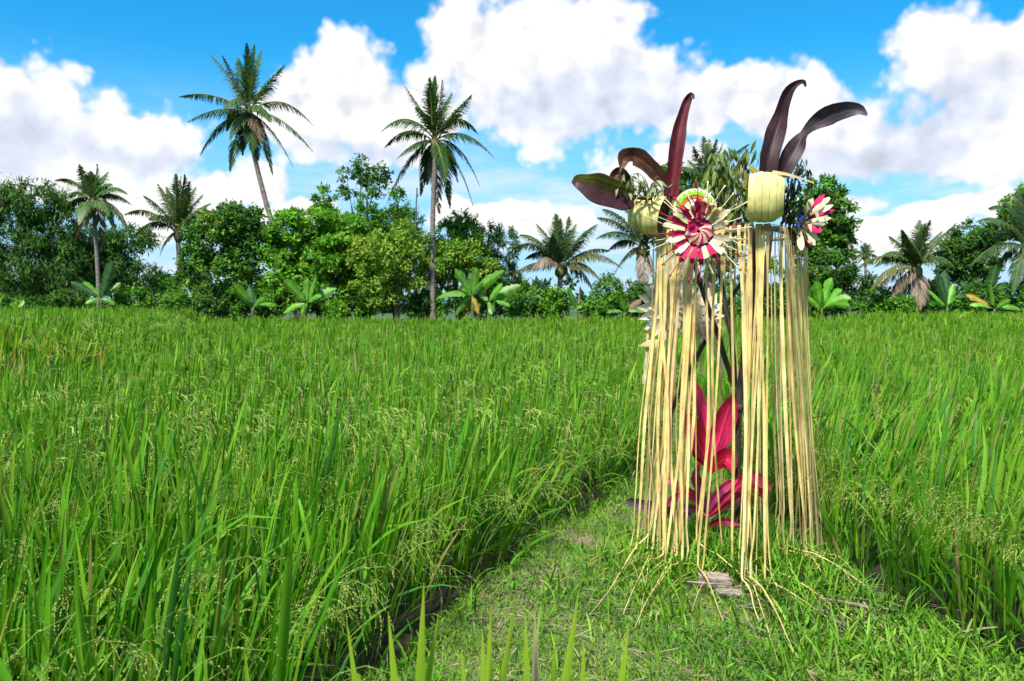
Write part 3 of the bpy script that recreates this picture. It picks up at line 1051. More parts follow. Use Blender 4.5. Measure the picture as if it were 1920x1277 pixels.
tree('broadleaf_tree', 'wide spreading tree with flat bright green tiers below the leaning palm', 'tree', 600, 49,
     [(585, 412, 70, 15), (640, 428, 55, 14), (545, 440, 60, 14), (610, 455, 80, 16), (530, 470, 48, 16), (660, 475, 44, 18), (590, 490, 90, 20), (545, 520, 60, 20), (640, 515, 66, 22), (590, 550, 90, 24), (520, 555, 40, 24)],
     13000, 0.34, BRIGHT + MID[1:], 0.2, flat=0.42, cr=0.75, droop=0.05)
tree('vine_covered_tree', 'domed vine smothered tree top rising above the tiered tree', 'tree', 618, 52,
     [(608, 375, 22, 22), (620, 400, 36, 22), (645, 425, 42, 24), (600, 470, 50, 70)], 5200, 0.24, MID, 0.18, cr=0.3)
tree('slender_tree', 'slender tall tree with an airy open crown standing between the two tall palms', 'tree', 672, 60,
     [(680, 308, 22, 15), (655, 325, 22, 12), (705, 325, 24, 15), (680, 338, 26, 14), (715, 340, 16, 10), (650, 358, 22, 9), (700, 362, 20, 7)], 1000, 0.34, GREYG + DARK[1:], 0.11,
     cr=0.4, per=24, tops=[(678, 305), (650, 330), (710, 325), (652, 358), (700, 360)])
tree('vine_covered_tree', 'narrow column of climbing vines beside the slender tree', 'tree', 690, 51,
     [(688, 375, 15, 28), (690, 412, 24, 36), (695, 440, 32, 36), (690, 500, 45, 60)], 5600, 0.22, MID + BRIGHT[:1], 0.2, cr=0.34, hollow=0.7)
tree('vine_covered_tree', 'pointed vine draped tree close beside the upright tall palm', 'tree', 742, 51.5,
     [(746, 382, 17, 30), (740, 415, 34, 30), (720, 430, 24, 34), (757, 430, 32, 40), (745, 490, 50, 60)], 7000, 0.22, MID + DARK[2:], 0.2, cr=0.34, hollow=0.7)
tree('fruit_tree', 'yellow speckled fruit tree with a forked pale trunk at the field edge', 'tree', 752, 47.2,
     [(700, 462, 34, 30), (765, 450, 38, 32), (730, 480, 60, 42), (700, 515, 46, 40), (770, 500, 34, 40), (715, 555, 38, 26), (670, 480, 20, 30)], 8600, 0.24, OLIVE, 0.17,
     tops=[(742, 520), (790, 520), (730, 470), (775, 470)], cr=0.42)
tree('vine_covered_tree', 'rounded vine cloaked tree just beyond the trunk of the upright tall palm', 'tree', 862, 50.5,
     [(858, 415, 25, 22), (838, 440, 32, 28), (880, 440, 32, 30), (860, 470, 50, 32), (900, 485, 26, 34), (830, 490, 34, 36), (875, 530, 50, 40)], 9000, 0.23, MID + BRIGHT[:1], 0.2, cr=0.3)
tree('broadleaf_tree', 'small olive tree crown hanging over the banana plants', 'tree', 800, 48.2,
     [(835, 480, 34, 18), (870, 475, 30, 18), (820, 505, 26, 20), (900, 500, 24, 18)], 3200, 0.26, OLIVE, 0.12)
for px, ptop, lab in ((918, 408, 'tallest thin feathery bamboo stem beyond the vine cloaked trees'), (934, 420, 'thin feathery bamboo stem standing second in the row of three'), (962, 424, 'thin feathery bamboo stem standing next to the young drooping palm')):
    tree('thin_bamboo', lab, 'bamboo', px - 6, 52, [(px, ptop + 12, 7, 11), (px + 4, ptop + 35, 10, 12), (px - 5, ptop + 60, 12, 14), (px + 2, ptop + 95, 13, 22)], 900, 0.30, GREYG, 0.05,
         'thin feathery bamboo stems', tops=[(px, ptop)], cr=0.28, per=16, asp=0.25, droop=0.4)
tree('conical_tree', 'tall glossy conical tree rising behind the side of the shrine', 'tree', 1532, 50,
     [(1545, 355, 38, 20), (1540, 385, 55, 24), (1550, 415, 54, 22), (1545, 445, 58, 22), (1540, 472, 56, 20), (1545, 400, 26, 46)], 7000, 0.34, MID + DARK[1:], 0.2, cr=0.5, flat=0.6)
tree('broadleaf_tree', 'low dark shaggy tree below the conical tree', 'tree', 1560, 48.5,
     [(1550, 510, 56, 34), (1590, 535, 40, 34), (1530, 550, 44, 34)], 6000, 0.26, DARK + MID[:1], 0.14)
tree('broadleaf_tree', 'dark open tree between the two palms near the picture edge', 'tree', 1815, 54,
     [(1820, 440, 36, 20), (1800, 470, 36, 22), (1850, 450, 30, 30), (1830, 500, 44, 40), (1780, 505, 22, 20)], 6200, 0.30, DARK, 0.14)
tree('broadleaf_tree', 'bright leafy tree at the picture edge above the drooping palm', 'tree', 1930, 55,
     [(1905, 390, 30, 22), (1895, 420, 24, 22), (1940, 400, 40, 50)], 4200, 0.34, MID + BRIGHT[:1], 0.16)
tree('broadleaf_tree', 'dark leafy tree hidden behind the hanging sprigs of the shrine', 'tree', 1270, 56,
     [(1262, 320, 26, 20), (1290, 370, 45, 50), (1270, 430, 40, 50), (1340, 440, 60, 70), (1430, 520, 50, 40)], 6800, 0.32, MID, 0.16)

# undergrowth: separate bushes along the far edge of the crop
bush = [
    (120, 560, 46, 18, 47, DARK, 'low dark bush in front of the huge bamboo'), (250, 560, 44, 28, 47.5, MID, 'dense low bush beyond the tall banana plant near the bamboo'),
    (300, 535, 40, 26, 49, DARK + MID[:1], 'dark bush under the gap of open sky'), (335, 565, 34, 26, 46.8, MID + OLIVE[:1], 'rough bush at the foot of the dark round headed tree'),
    (385, 570, 36, 22, 46.6, DARK, 'dark weedy bush beside the round headed tree'), (508, 560, 32, 24, 47.5, MID, 'small bush between the two low banana plants'),
    (660, 560, 36, 28, 48.5, DARK + MID[:1], 'shaded dark bush below the flat tiered tree'), (628, 578, 24, 14, 46.4, BRIGHT, 'fresh green weed bush next to the open banana plant'),
    (795, 565, 34, 26, 48.5, DARK, 'shaded bush behind the forked trunk'), (985, 555, 44, 32, 48, MID, 'leafy bush between banana cluster and young drooping palm'),
    (1040, 560, 36, 26, 47.4, BRIGHT[:2] + MID, 'rounded bright bush below the young drooping palm'), (1145, 545, 36, 40, 48, MID + BRIGHT[:1], 'tall leafy bush between the two low palms'),
    (1110, 575, 24, 18, 46.8, MID, 'low bush before the patch of distant field'), (1200, 560, 36, 32, 47.6, DARK + MID[:1], 'dark bush at the foot of the palm beside the shrine'),
    (1270, 555, 50, 38, 48, MID, 'leafy bush seen through the shrine streamers'), (1400, 555, 70, 40, 48.5, MID + DARK[1:], 'wide bush behind the middle of the shrine'),
    (1480, 560, 50, 32, 48, DARK + MID[:1], 'dark bush seen between the streamer bunches'), (1640, 560, 40, 30, 48, DARK + MID[:2], 'dark bush beside the skirted palm'),
    (1690, 570, 30, 18, 46.8, MID, 'low bush below the dead hanging fronds'), (1760, 550, 40, 34, 48.5, DARK, 'dark bush behind the bright banana leaves'),
    (1830, 555, 44, 30, 48, DARK + MID[:1], 'shaded bush between the two bright banana plants'), (1910, 555, 50, 34, 48, MID, 'leafy bush below the palm at the picture edge'),
    (50, 570, 60, 16, 48, DARK, 'thin dark bush below the bamboo at the picture edge'), (440, 565, 44, 26, 47.8, DARK + MID[:1], 'dark bush behind the low banana plant with drooping leaves'),
    (920, 520, 40, 36, 49.5, DARK + MID[:1], 'shaded bush behind the banana cluster')]
for (px, py, rx, ry, Y, pal, lab) in bush:
    kz = Y / F_PX
    b = at(px, 590, Y)
    t = thing('shrub', lab, 'shrub', (b.x, Y, float(H(b.x, Y))), 'bushes along the far edge of the crop')
    n = int(700 + 26 * rx * ry / 36)
    bl = [(px, py, rx * 0.75, ry * 0.8), (px - rx * 0.5, py + ry * 0.25, rx * 0.5, ry * 0.7), (px + rx * 0.5, py + ry * 0.15, rx * 0.5, ry * 0.75), (px + rx * .1, py - ry * .35, rx * .4, ry * .5), (px, py + ry * 0.7, rx * 0.9, ry * 0.6)]
    part('stem', limbs((b.x, Y, float(H(b.x, Y)) - 0.1), [at(px, py, Y), at(px - rx * .4, py, Y), at(px + rx * .4, py, Y)], 0.05, TG), M_BARK, t)
    part('foliage', crown_arrays(bl, Y, n, 0.22, pal, cr=0.32, per=30), M_TREE, t)

# the tangle of low plants that closes the foot of the trees
ug = [(x, 580 - 7 * abs(math.sin(x * 0.037)) - 5 * math.sin(x * 0.11), 20, 17) for x in list(range(-300, 1058, 24)) + list(range(1112, 2250, 24))]
o = link('undergrowth', np_mesh('undergrowth', *crown_arrays(ug, 47.6, 18000, 0.26, MID + DARK + BRIGHT[:1], cr=0.36), M_TREE))
tag(o, 'tangle of low green plants along the foot of the trees', 'undergrowth', kind='stuff')

# a bare dead stem beside the upright palm
b = at(779, 585, 50)
t = thing('dead_tree', 'bare broken dead stem standing up beside the upright tall palm', 'dead tree', (b.x, 50, float(H(b.x, 50))))
P = [at(780, 590, 50), at(779, 470, 50), at(780, 400, 50), at(782, 352, 50)]
part('trunk', MB().add(*tube(smooth_pts(P, 12), np.linspace(0.09, 0.035, 12), 6, 0.15, 3)), M_BARK, t)
part('branch', MB().add(*tube(smooth_pts([at(780, 375, 50), at(783, 368, 50), at(784, 362, 50)], 5), np.linspace(0.03, 0.012, 5), 6, 0.1, 4)), M_BARK, t)
# a pale pole far off, seen through the gap below the young palm
b = at(1086, 565, 70)
t = link('field_pole', np_mesh('field_pole', *tube(smooth_pts([(b.x, 70, -0.3), (b.x, 70, 1.9), (b.x + .02, 70, 3.0)], 6), np.linspace(.07, .05, 6), 8), M_GREYWOOD))
tag(t, 'thin pale pole in the distant field seen through the gap below the young palm', 'pole')

# the far wood beyond the gaps
fw = [(x, 556 - 10 * abs(math.sin(x * 0.013)) - 6 * math.sin(x * 0.041), 46, 22) for x in range(-900, 2900, 50)]
o = link('far_wood', np_mesh('far_wood', *crown_arrays(fw, 125, 7000, 1.5, [(0.03, 0.07, 0.035), (0.04, 0.085, 0.045)], cr=1.2, per=40), M_TREE))
tag(o, 'low far wood closing the horizon behind the palms', 'wood', kind='stuff')


# ------------------------------------------------------------------ palms
def frond_arrays(P0, Pc, P1, g, leaf_len=0.95, n=44, green=(0.035, 0.085, 0.02), dead=False, open_=1.0):
    """one feather leaf along the curve P0, Pc, P1"""
    mb = MB()
    P0, Pc, P1 = Vector(P0), Vector(Pc), Vector(P1)
    t = np.linspace(0, 1, 14)[:, None]
    A, B, C = np.array(P0), np.array(Pc), np.array(P1)
    pts = A * (1 - t) ** 2 + 2 * B * t * (1 - t) + C * t * t
    length = np.linalg.norm(np.diff(pts, axis=0), axis=1).sum()
    rc = np.array([0.16, 0.17, 0.06]) if not dead else np.array([0.20, 0.15, 0.09])
    mb.add(*tube(pts, np.linspace(0.05, 0.012, 14), 4, 0, 0, rc * g.uniform(.8, 1.2)))
    n = int(n * 1.45)
    s = np.linspace(0.14, 0.995, n)
    s = np.repeat(s, 2)
    sd = np.tile([1.0, -1.0], n)
    m = len(s)
    p = A * ((1 - s) ** 2)[:, None] + 2 * B * (s * (1 - s))[:, None] + C * (s * s)[:, None]
    T = 2 * (B - A) * (1 - s)[:, None] + 2 * (C - B) * s[:, None]
    T /= np.linalg.norm(T, axis=1, keepdims=True)
    up = np.array([0.0, 0.0, 1.0])
    S = np.cross(T, up)
    nrm = np.linalg.norm(S, axis=1, keepdims=True)
    rnd = np.array([math.cos(g.uniform(0, 6.28)), math.sin(g.uniform(0, 6.28)), 0])
    S = np.where(nrm < 0.25, np.cross(T, np.cross(rnd, T)), S)
    # keep the side vector continuous along a leaf that passes the vertical
    S /= np.linalg.norm(S, axis=1, keepdims=True) + 1e-9
    N_ = np.cross(S, T)
    horiz = np.linalg.norm(T[:, :2], axis=1)
    L = leaf_len * (np.sin(np.clip(s, 0, 1) ** 0.75 * PI) * 0.62 + 0.42 * (1 - s) + 0.10) * g.uniform(0.82, 1.12, m)
    L = np.minimum(L, leaf_len)
    fwd = 0.55 + 0.7 * s
    d1 = T * fwd[:, None] + S * (sd * 0.9 * open_)[:, None] + N_ * (0.10 + 0.25 * (1 - horiz))[:, None]
    d1 += g.standard_normal((m, 3)) * 0.09
    d1 /= np.linalg.norm(d1, axis=1, keepdims=True)
    sag = (0.25 + 0.75 * horiz)[:, None] * (1.6 if dead else 1.0)
    q1 = p + d1 * (L * 0.5)[:, None] + np.array([0, 0, -0.22]) * L[:, None] * sag
    d2 = d1 * 0.75 + np.array([0, 0, -1.35]) * sag * g.uniform(0.6, 1.1, m)[:, None]
    d2 /= np.linalg.norm(d2, axis=1, keepdims=True)
    q2 = q1 + d2 * (L * 0.5)[:, None]
    keep = g.random(m) > (0.35 if dead else 0.05)
    wv = np.cross(d1, N_); wv /= np.linalg.norm(wv, axis=1, keepdims=True) + 1e-9
    hw = 0.034 * g.uniform(0.8, 1.25, m)[:, None]
    V = np.stack([p - wv * hw * .6, p + wv * hw * .6, q1 - wv * hw, q1 + wv * hw, q2 - wv * hw * 0.15, q2 + wv * hw * 0.15], 1)[keep]
    k = len(V)
    base = np.arange(k)[:, None] * 6
    F = np.concatenate([base + np.array([[0, 1, 3, 2]]), base + np.array([[2, 3, 5, 4]])])
    gc = np.array(green) * g.uniform(0.8, 1.25, (k, 1))
    if dead:
        gc = np.array([0.17, 0.125, 0.08]) * g.uniform(0.6, 1.3, (k, 1))
    else:
        tipy = g.random(k) < 0.12
        gc[tipy] = np.array([0.11, 0.11, 0.03])
    mb.add(V.reshape(-1, 3), F, np.repeat(gc, 6, 0))
    return mb


def palm(label, crown_px, Y, tips, trunk_px, r=(0.17, 0.12), nuts=0, leaf_len=0.95, n=44, green=(0.036, 0.100, 0.016), short=False, seed=1, cat='palm'):
    g = np.random.default_rng(seed)
    c = at(crown_px[0], crown_px[1], Y)
    foot = at(trunk_px[0][0], trunk_px[0][1], Y)
    z = float(H(foot.x, Y))
    t = thing('coconut_palm', label, cat, (foot.x, Y, z))
    P = [Vector((foot.x, Y, z - 0.1))] + [at(a, b, Y) for a, b in trunk_px[1:]] + [c]
    P = smooth_pts(P, 26)
    rad = np.linspace(r[0], r[1], 26) * (1 + 0.06 * (np.arange(26) % 2))
    rad[0] *= 1.35; rad[1] *= 1.15
    part('trunk', MB().add(*tube(P, rad, 10, 0.03, seed)), M_PALMBARK, t)
    # fibrous heart where the leaves start
    part('crown_heart', MB().add(*tube(smooth_pts([c - Vector((0, 0, .5)), c, c + Vector((0, 0, .55))], 6), [r[1] * 1.05, r[1] * 2.0, r[1] * 2.3, r[1] * 1.9, r[1] * 1.2, 0.03], 8, 0.1, seed, (1, 1, 1))), M_NUT, t)
    for i, tp in enumerate(tips):
        lift = tp[2]
        kind = tp[3] if len(tp) > 3 else ''
        dy = (tp[4] if len(tp) > 4 else [0.9, -0.9, 0.2, -0.4, 1.3, -1.4][i % 6])
        p1 = at(tp[0], tp[1], Y + dy)
        ang = 2 * PI * i * 0.618
        p0 = c + Vector((math.cos(ang) * 0.12, math.sin(ang) * 0.12, 0.1))
        mid = p0.lerp(p1, 0.52)
        k = Y / F_PX
        pc = mid + Vector((0, 0, lift * k))
        gcol = green
        if kind == 'y':
            gcol = (0.115, 0.115, 0.028)
        part('frond', frond_arrays(p0, pc, p1, g, leaf_len, n, gcol, kind == 'd', 0.6 if kind == 'u' else 1.0), M_PALM, t)
    if nuts:
        mb = []
        for i in range(nuts):
            a = g.uniform(0, 6.28)
            p = c + Vector((math.cos(a) * 0.30, math.sin(a) * 0.30, -0.25 - 0.22 * g.random()))
            V, F, C = tube([p + Vector((0, 0, .13)), p + Vector((0, 0, .09)), p, p - Vector((0, 0, .09)), p - Vector((0, 0, .13))], [.03, .10, .125, .10, .03], 8)
            part('coconut', (V, F, C), M_NUT, t)
    return t


palm('tallest coconut palm leaning on a long bare curved trunk against the clouds', (466, 212), 54,
     [(392, 97, 10), (417, 104, 8), (462, 82, 0, 'u'), (478, 84, 0, 'u'), (490, 95, 2, 'u'), (533, 122, 10), (337, 181, 30), (353, 228, 26), (376, 290, 42), (431, 320, 30), (587, 236, 62),
      (586, 284, 42), (550, 315, 40), (511, 327, 30), (455, 290, 26), (484, 300, 20), (420, 205, 40, '', -2.2), (505, 228, 40, '', -2.0), (432, 262, 30, '', -1.6), (474, 288, 20, '', -1.0), (447, 110, 6), (510, 165, 26, '', 2.4), (425, 245, 44, '', 2.2), (492, 272, 34, 'd')],
     [(566, 585), (528, 480), (506, 405), (487, 335), (476, 285)], (0.20, 0.13), 6, 1.0, 46, seed=41)
palm('upright tall coconut palm with a straight trunk reaching down to the crop', (815, 268), 47.6,
     [(759, 161, 6), (806, 146, 0, 'u'), (816, 143, 0, 'u'), (829, 150, 0, 'u'), (847, 174, 4), (884, 178, 10), (895, 250, 66), (926, 296, 56), (900, 350, 56), (887, 386, 60), (844, 390, 50), (714, 248, 62),
      (722, 276, 50), (744, 298, 26), (726, 380, 46, 'y'), (752, 338, 40, 'y'), (789, 366, 40), (824, 400, 24, 'd', 0.8), (800, 345, 30), (836, 340, 30, '', -1.4), (866, 215, 24, '', 1.8), (780, 200, 20), (858, 340, 50)],
     [(812, 588), (811, 480), (812, 390), (815, 320)], (0.17, 0.125), 5, 0.95, 46, seed=43)
palm('small coconut palm with a slim pale trunk standing before the dark bamboo', (175, 382), 47,
     [(104, 338, 34), (149, 309, 4), (170, 322, 0, 'u'), (182, 309, 2, 'u'), (203, 322, 12), (238, 363, 36), (246, 384, 34), (246, 446, 54), (140, 458, 44, 'd'), (130, 366, 24), (193, 462, 34, 'd'), (216, 434, 40), (120, 400, 36), (160, 430, 30, 'y'), (175, 330, 0, 'u'), (210, 345, 22), (150, 345, 14), (148, 420, 30, '', -2), (205, 405, 30, '', -2)],
     [(186, 580), (184, 520), (179, 440)], (0.13, 0.10), 0, 0.75, 38, seed=47)
palm('bushy coconut palm with tall upright fronds over the patch of open sky', (334, 440), 50,
     [(296, 345, 8), (330, 327, 0, 'u'), (340, 330, 0, 'u'), (346, 328, 2, 'u'), (367, 351, 10), (396, 381, 20), (234, 402, 44, 'y'), (270, 367, 20), (404, 400, 40, 'y'), (250, 446, 50), (312, 350, 6), (356, 340, 6), (380, 365, 14), (278, 410, 34), (390, 440, 40), (300, 480, 30)],
     [(338, 590), (336, 520)], (0.15, 0.13), 0, 0.95, 42, (0.04, 0.095, 0.02), seed=49)
palm('young low coconut palm with arching drooping fronds beyond the middle of the crop', (1051, 506), 48.5,
     [(1006, 420, 18), (1042, 402, 2, 'u'), (1052, 412, 0, 'u'), (1066, 407, 4, 'u'), (1080, 420, 8), (1119, 421, 26), (967, 464, 46), (975, 440, 34), (960, 517, 34, 'y'), (998, 504, 40, 'd', -1.8), (1142, 470, 30), (1166, 503, 52, 'y'), (1112, 545, 50, 'd'), (1128, 530, 44, 'y'), (1094, 450, 16), (1020, 450, 14), (985, 485, 40), (1035, 440, 4)],
     [(1049, 575), (1050, 545)], (0.17, 0.15), 0, 1.0, 46, (0.036, 0.088, 0.022), seed=53)
palm('low coconut palm with a thick trunk half hidden by the leaf drums of the shrine', (1206, 468), 49.5,
     [(1120, 408, 30), (1130, 392, 34), (1168, 384, 20), (1118, 447, 40), (1205, 370, 0, 'u'), (1235, 380, 10), (1290, 410, 40), (1285, 480, 50), (1150, 520, 40, 'y'), (1225, 520, 30, 'd'), (1185, 400, 6), (1262, 395, 24), (1140, 470, 36), (1206, 540, 20, 'd')],
     [(1206, 585), (1205, 520)], (0.22, 0.19), 0, 1.0, 46, (0.036, 0.088, 0.02), seed=59)
palm('coconut palm whose upright fronds show just above the sprigs of the shrine', (1326, 352), 56,
     [(1319, 256, 4), (1344, 262, 0, 'u'), (1356, 268, 2, 'u'), (1404, 270, 22), (1290, 300, 14), (1262, 318, 34), (1246, 345, 40), (1390, 330, 44), (1372, 290, 16), (1300, 275, 6), (1330, 262, 0, 'u'), (1270, 380, 44), (1385, 390, 44)],
     [(1334, 590), (1330, 470)], (0.18, 0.14), 0, 1.0, 42, (0.034, 0.085, 0.024), seed=61)
palm('low coconut palm wearing a skirt of dead hanging fronds', (1718, 508), 47.8,
     [(1724, 414, 0, 'u'), (1744, 414, 4, 'u'), (1735, 420, 0, 'u'), (1790, 422, 18), (1766, 434, 8), (1703, 450, 6), (1668, 443, 16), (1691, 431, 8), (1603, 505, 50), (1656, 478, 34), (1640, 500, 44), (1632, 545, 50, 'y'), (1622, 582, 56, 'd'), (1723, 584, 20, 'd'), (1692, 560, 30, 'd'), (1735, 570, 20, 'd'), (1712, 580, 20, 'd'), (1790, 500, 40), (1778, 470, 24), (1668, 570, 40, 'd')],
     [(1722, 590), (1720, 550)], (0.20, 0.18), 0, 1.0, 46, (0.045, 0.10, 0.018), seed=67)
palm('large coconut palm cut by the picture edge with fronds drooping into view', (1924, 470), 48,
     [(1854, 390, 60), (1832, 415, 50), (1866, 446, 40), (1818, 500, 50), (1866, 522, 50), (1900, 548, 44), (1910, 354, 8), (1925, 345, 0, 'u'), (1960, 360, 12), (2010, 400, 50), (2030, 470, 60), (1990, 530, 50), (1880, 372, 24), (1935, 560, 40)],
     [(1926, 590), (1925, 540)], (0.20, 0.17), 0, 1.05, 46, (0.038, 0.090, 0.026), seed=71)
palm('tiny far coconut palm beside the conical tree', (1622, 482), 92,
     [(1601, 483, 8), (1606, 470, 6), (1614, 460, 2), (1622, 456, 0), (1631, 457, 2), (1640, 470, 8), (1645, 482, 10), (1636, 496, 10), (1608, 497, 10)],
     [(1624, 575), (1623, 530)], (0.16, 0.13), 0, 0.85, 24, seed=73)


# ------------------------------------------------------------------ banana plants
def banana(label, base_px, crown_px, Y, tips, bright=1.0, seed=1, group=None):
    g = np.random.default_rng(seed)
    c = at(crown_px[0], crown_px[1], Y)
    b = at(base_px, 590, Y)
    z = float(H(b.x, Y))
    t = thing('banana_plant', label, 'banana plant', (b.x, Y, z), group)
    part('stem', MB().add(*tube(smooth_pts([(b.x, Y, z - 0.1), ((b.x + c.x) / 2, Y, (z + c.z) / 2), list(c)], 8), np.linspace(0.12, 0.06, 8), 8, 0.04, seed, (0.16, 0.20, 0.06))), M_BANANA, t)
    for i, tp in enumerate(tips):
        dy = [-0.5, 0.3, -0.2, 0.6, -0.7, 0.1][i % 6]
        p1 = at(tp[0], tp[1], Y + dy)
        kind = tp[2] if len(tp) > 2 else ''
        d = p1 - c
        L = d.length
        lift = 0.10 * L if d.z > 0.4 * L else 0.28 * L
        ctrl = c.lerp(p1, 0.5) + Vector((0, 0, lift))
        n = 18
        s = np.linspace(0, 1, n)
        A, B, C = np.array(c), np.array(ctrl), np.array(p1)
        P = A * ((1 - s) ** 2)[:, None] + 2 * B * (s * (1 - s))[:, None] + C * (s * s)[:, None]
        T = np.gradient(P, axis=0); T /= np.linalg.norm(T, axis=1, keepdims=True)
        S = np.cross(T, np.array([0.25 * math.sin(i * 2.4), -0.9, 0.55]))
        S /= np.linalg.norm(S, axis=1, keepdims=True) + 1e-9
        tw = g.uniform(-0.5, 0.5)
        Nn = np.cross(S, T)
        S = S * math.cos(tw) + Nn * math.sin(tw)
        W = min(0.62, max(0.30, 0.30 * L))
        prof = np.clip(np.minimum((s - 0.10) * 7, 1), 0.05, 1) * np.clip((1 - s) * 5, 0.03, 1) ** 0.6
        prof *= 1 - 0.28 * (g.random(n) < 0.22)
        base = np.array([0.10, 0.265, 0.018]) * bright * g.uniform(0.85, 1.2)
        if kind == 'y':
            base = np.array([0.38, 0.24, 0.03])
        if kind == 'd':
            base = np.array([0.20, 0.13, 0.07])
        if kind == 'k':
            base = np.array([0.040, 0.115, 0.028])
        V, F, Cc = strip(P, S, W * prof, 0.30, base, 5, 0.0)
        Cc = Cc.reshape(n, 5, 3).copy()
        Cc[:, 2] = Cc[:, 2] * 1.5 + 0.03
        Cc *= g.uniform(0.88, 1.12, (n, 1, 1))
        part('leaf', (V, F, Cc.reshape(-1, 3)), M_BANANA, t)
    return t


banana('banana plant with tall upright leaves before the slim small palm', 189, (190, 560), 46.2, [(211, 490, 'k'), (204, 511, 'k'), (156, 528), (226, 530), (133, 528, 'k'), (214, 572), (160, 570)], 1.0, 3)
banana('banana plant with drooping leaves in shade below the dark round headed tree', 473, (474, 578), 46.4, [(437, 533), (467, 537, 'k'), (495, 558), (524, 574), (450, 560, 'k')], 0.9, 4)
banana('bright open banana plant spreading four leaves below the tiered tree', 572, (575, 570), 46.0, [(532, 525), (577, 522), (592, 514), (631, 541), (602, 556), (532, 588), (566, 592)], 1.15, 5)
banana('large banana plant with hanging yellow dead leaves beside the upright palm trunk', 886, (886, 556), 46.6, [(853, 504), (880, 512, 'k'), (893, 501), (945, 508), (922, 520), (821, 558), (864, 542), (855, 591), (897, 588, 'y'), (868, 592, 'y'), (906, 530, 'k')], 1.05, 6)
banana('banana plant leaning away from its yellow leaved neighbour', 918, (916, 566), 46.2, [(942, 531), (897, 549), (957, 574), (944, 542), (922, 590), (976, 536), (930, 560, 'k')], 1.0, 7)
banana('small banana plant in front of the patch of distant field', 1082, (1080, 580), 46.3, [(1066, 541), (1094, 574), (1070, 575)], 1.0, 8)
banana('low banana plant with one dried stalk leaf near the shrine streamers', 1170, (1171, 586), 46.3, [(1160, 549), (1136, 587), (1207, 585), (1203, 560, 'd'), (1180, 570)], 0.95, 9)
banana('bright pale banana plant with a torn upright leaf beside the shrine', 1540, (1541, 580), 46.0, [(1529, 527), (1560, 521), (1511, 556), (1579, 543), (1596, 560), (1594, 574), (1545, 545)], 1.35, 10)
banana('bright yellow green banana plant beside the skirted palm', 1776, (1776, 577), 45.6, [(1737, 541), (1788, 533), (1741, 570), (1772, 506, 'k'), (1760, 515, 'k')], 1.35, 11)
banana('bright banana plant with one upright and two sprawling leaves close to the picture edge', 1864, (1865, 580), 45.6, [(1858, 533), (1818, 572), (1914, 581), (1812, 552, 'y'), (1895, 562)], 1.3, 12)
banana('dark broad banana plant behind the bright pair', 1850, (1852, 560), 48.0, [(1868, 496, 'k'), (1830, 515, 'k'), (1800, 530, 'k'), (1890, 530, 'k'), (1790, 560, 'k')], 0.9, 13)
banana('small banana shoots poking above the raised plot', 34, (33, 580), 44.5, [(27, 566), (44, 563), (18, 570)], 1.2, 14)


# ------------------------------------------------------------------ the shrine
SG = np.random.default_rng(101)
FL, FR, BR, BLc = Vector((0.80, 4.41, 0)), Vector((1.30, 4.05, 0)), Vector((1.66, 4.55, 0)), Vector((1.16, 4.91, 0))
ZT = 1.82
CEN = (FL + FR + BR + BLc) / 4
base_z = float(H(CEN.x, CEN.y))
PXM = 4.3 / F_PX                    # metres per photograph pixel at the shrine


def atp(lst, Y, dys=None):
    return [at(p[0], p[1], Y + (dys[i] if dys else 0)) for i, p in enumerate(lst)]


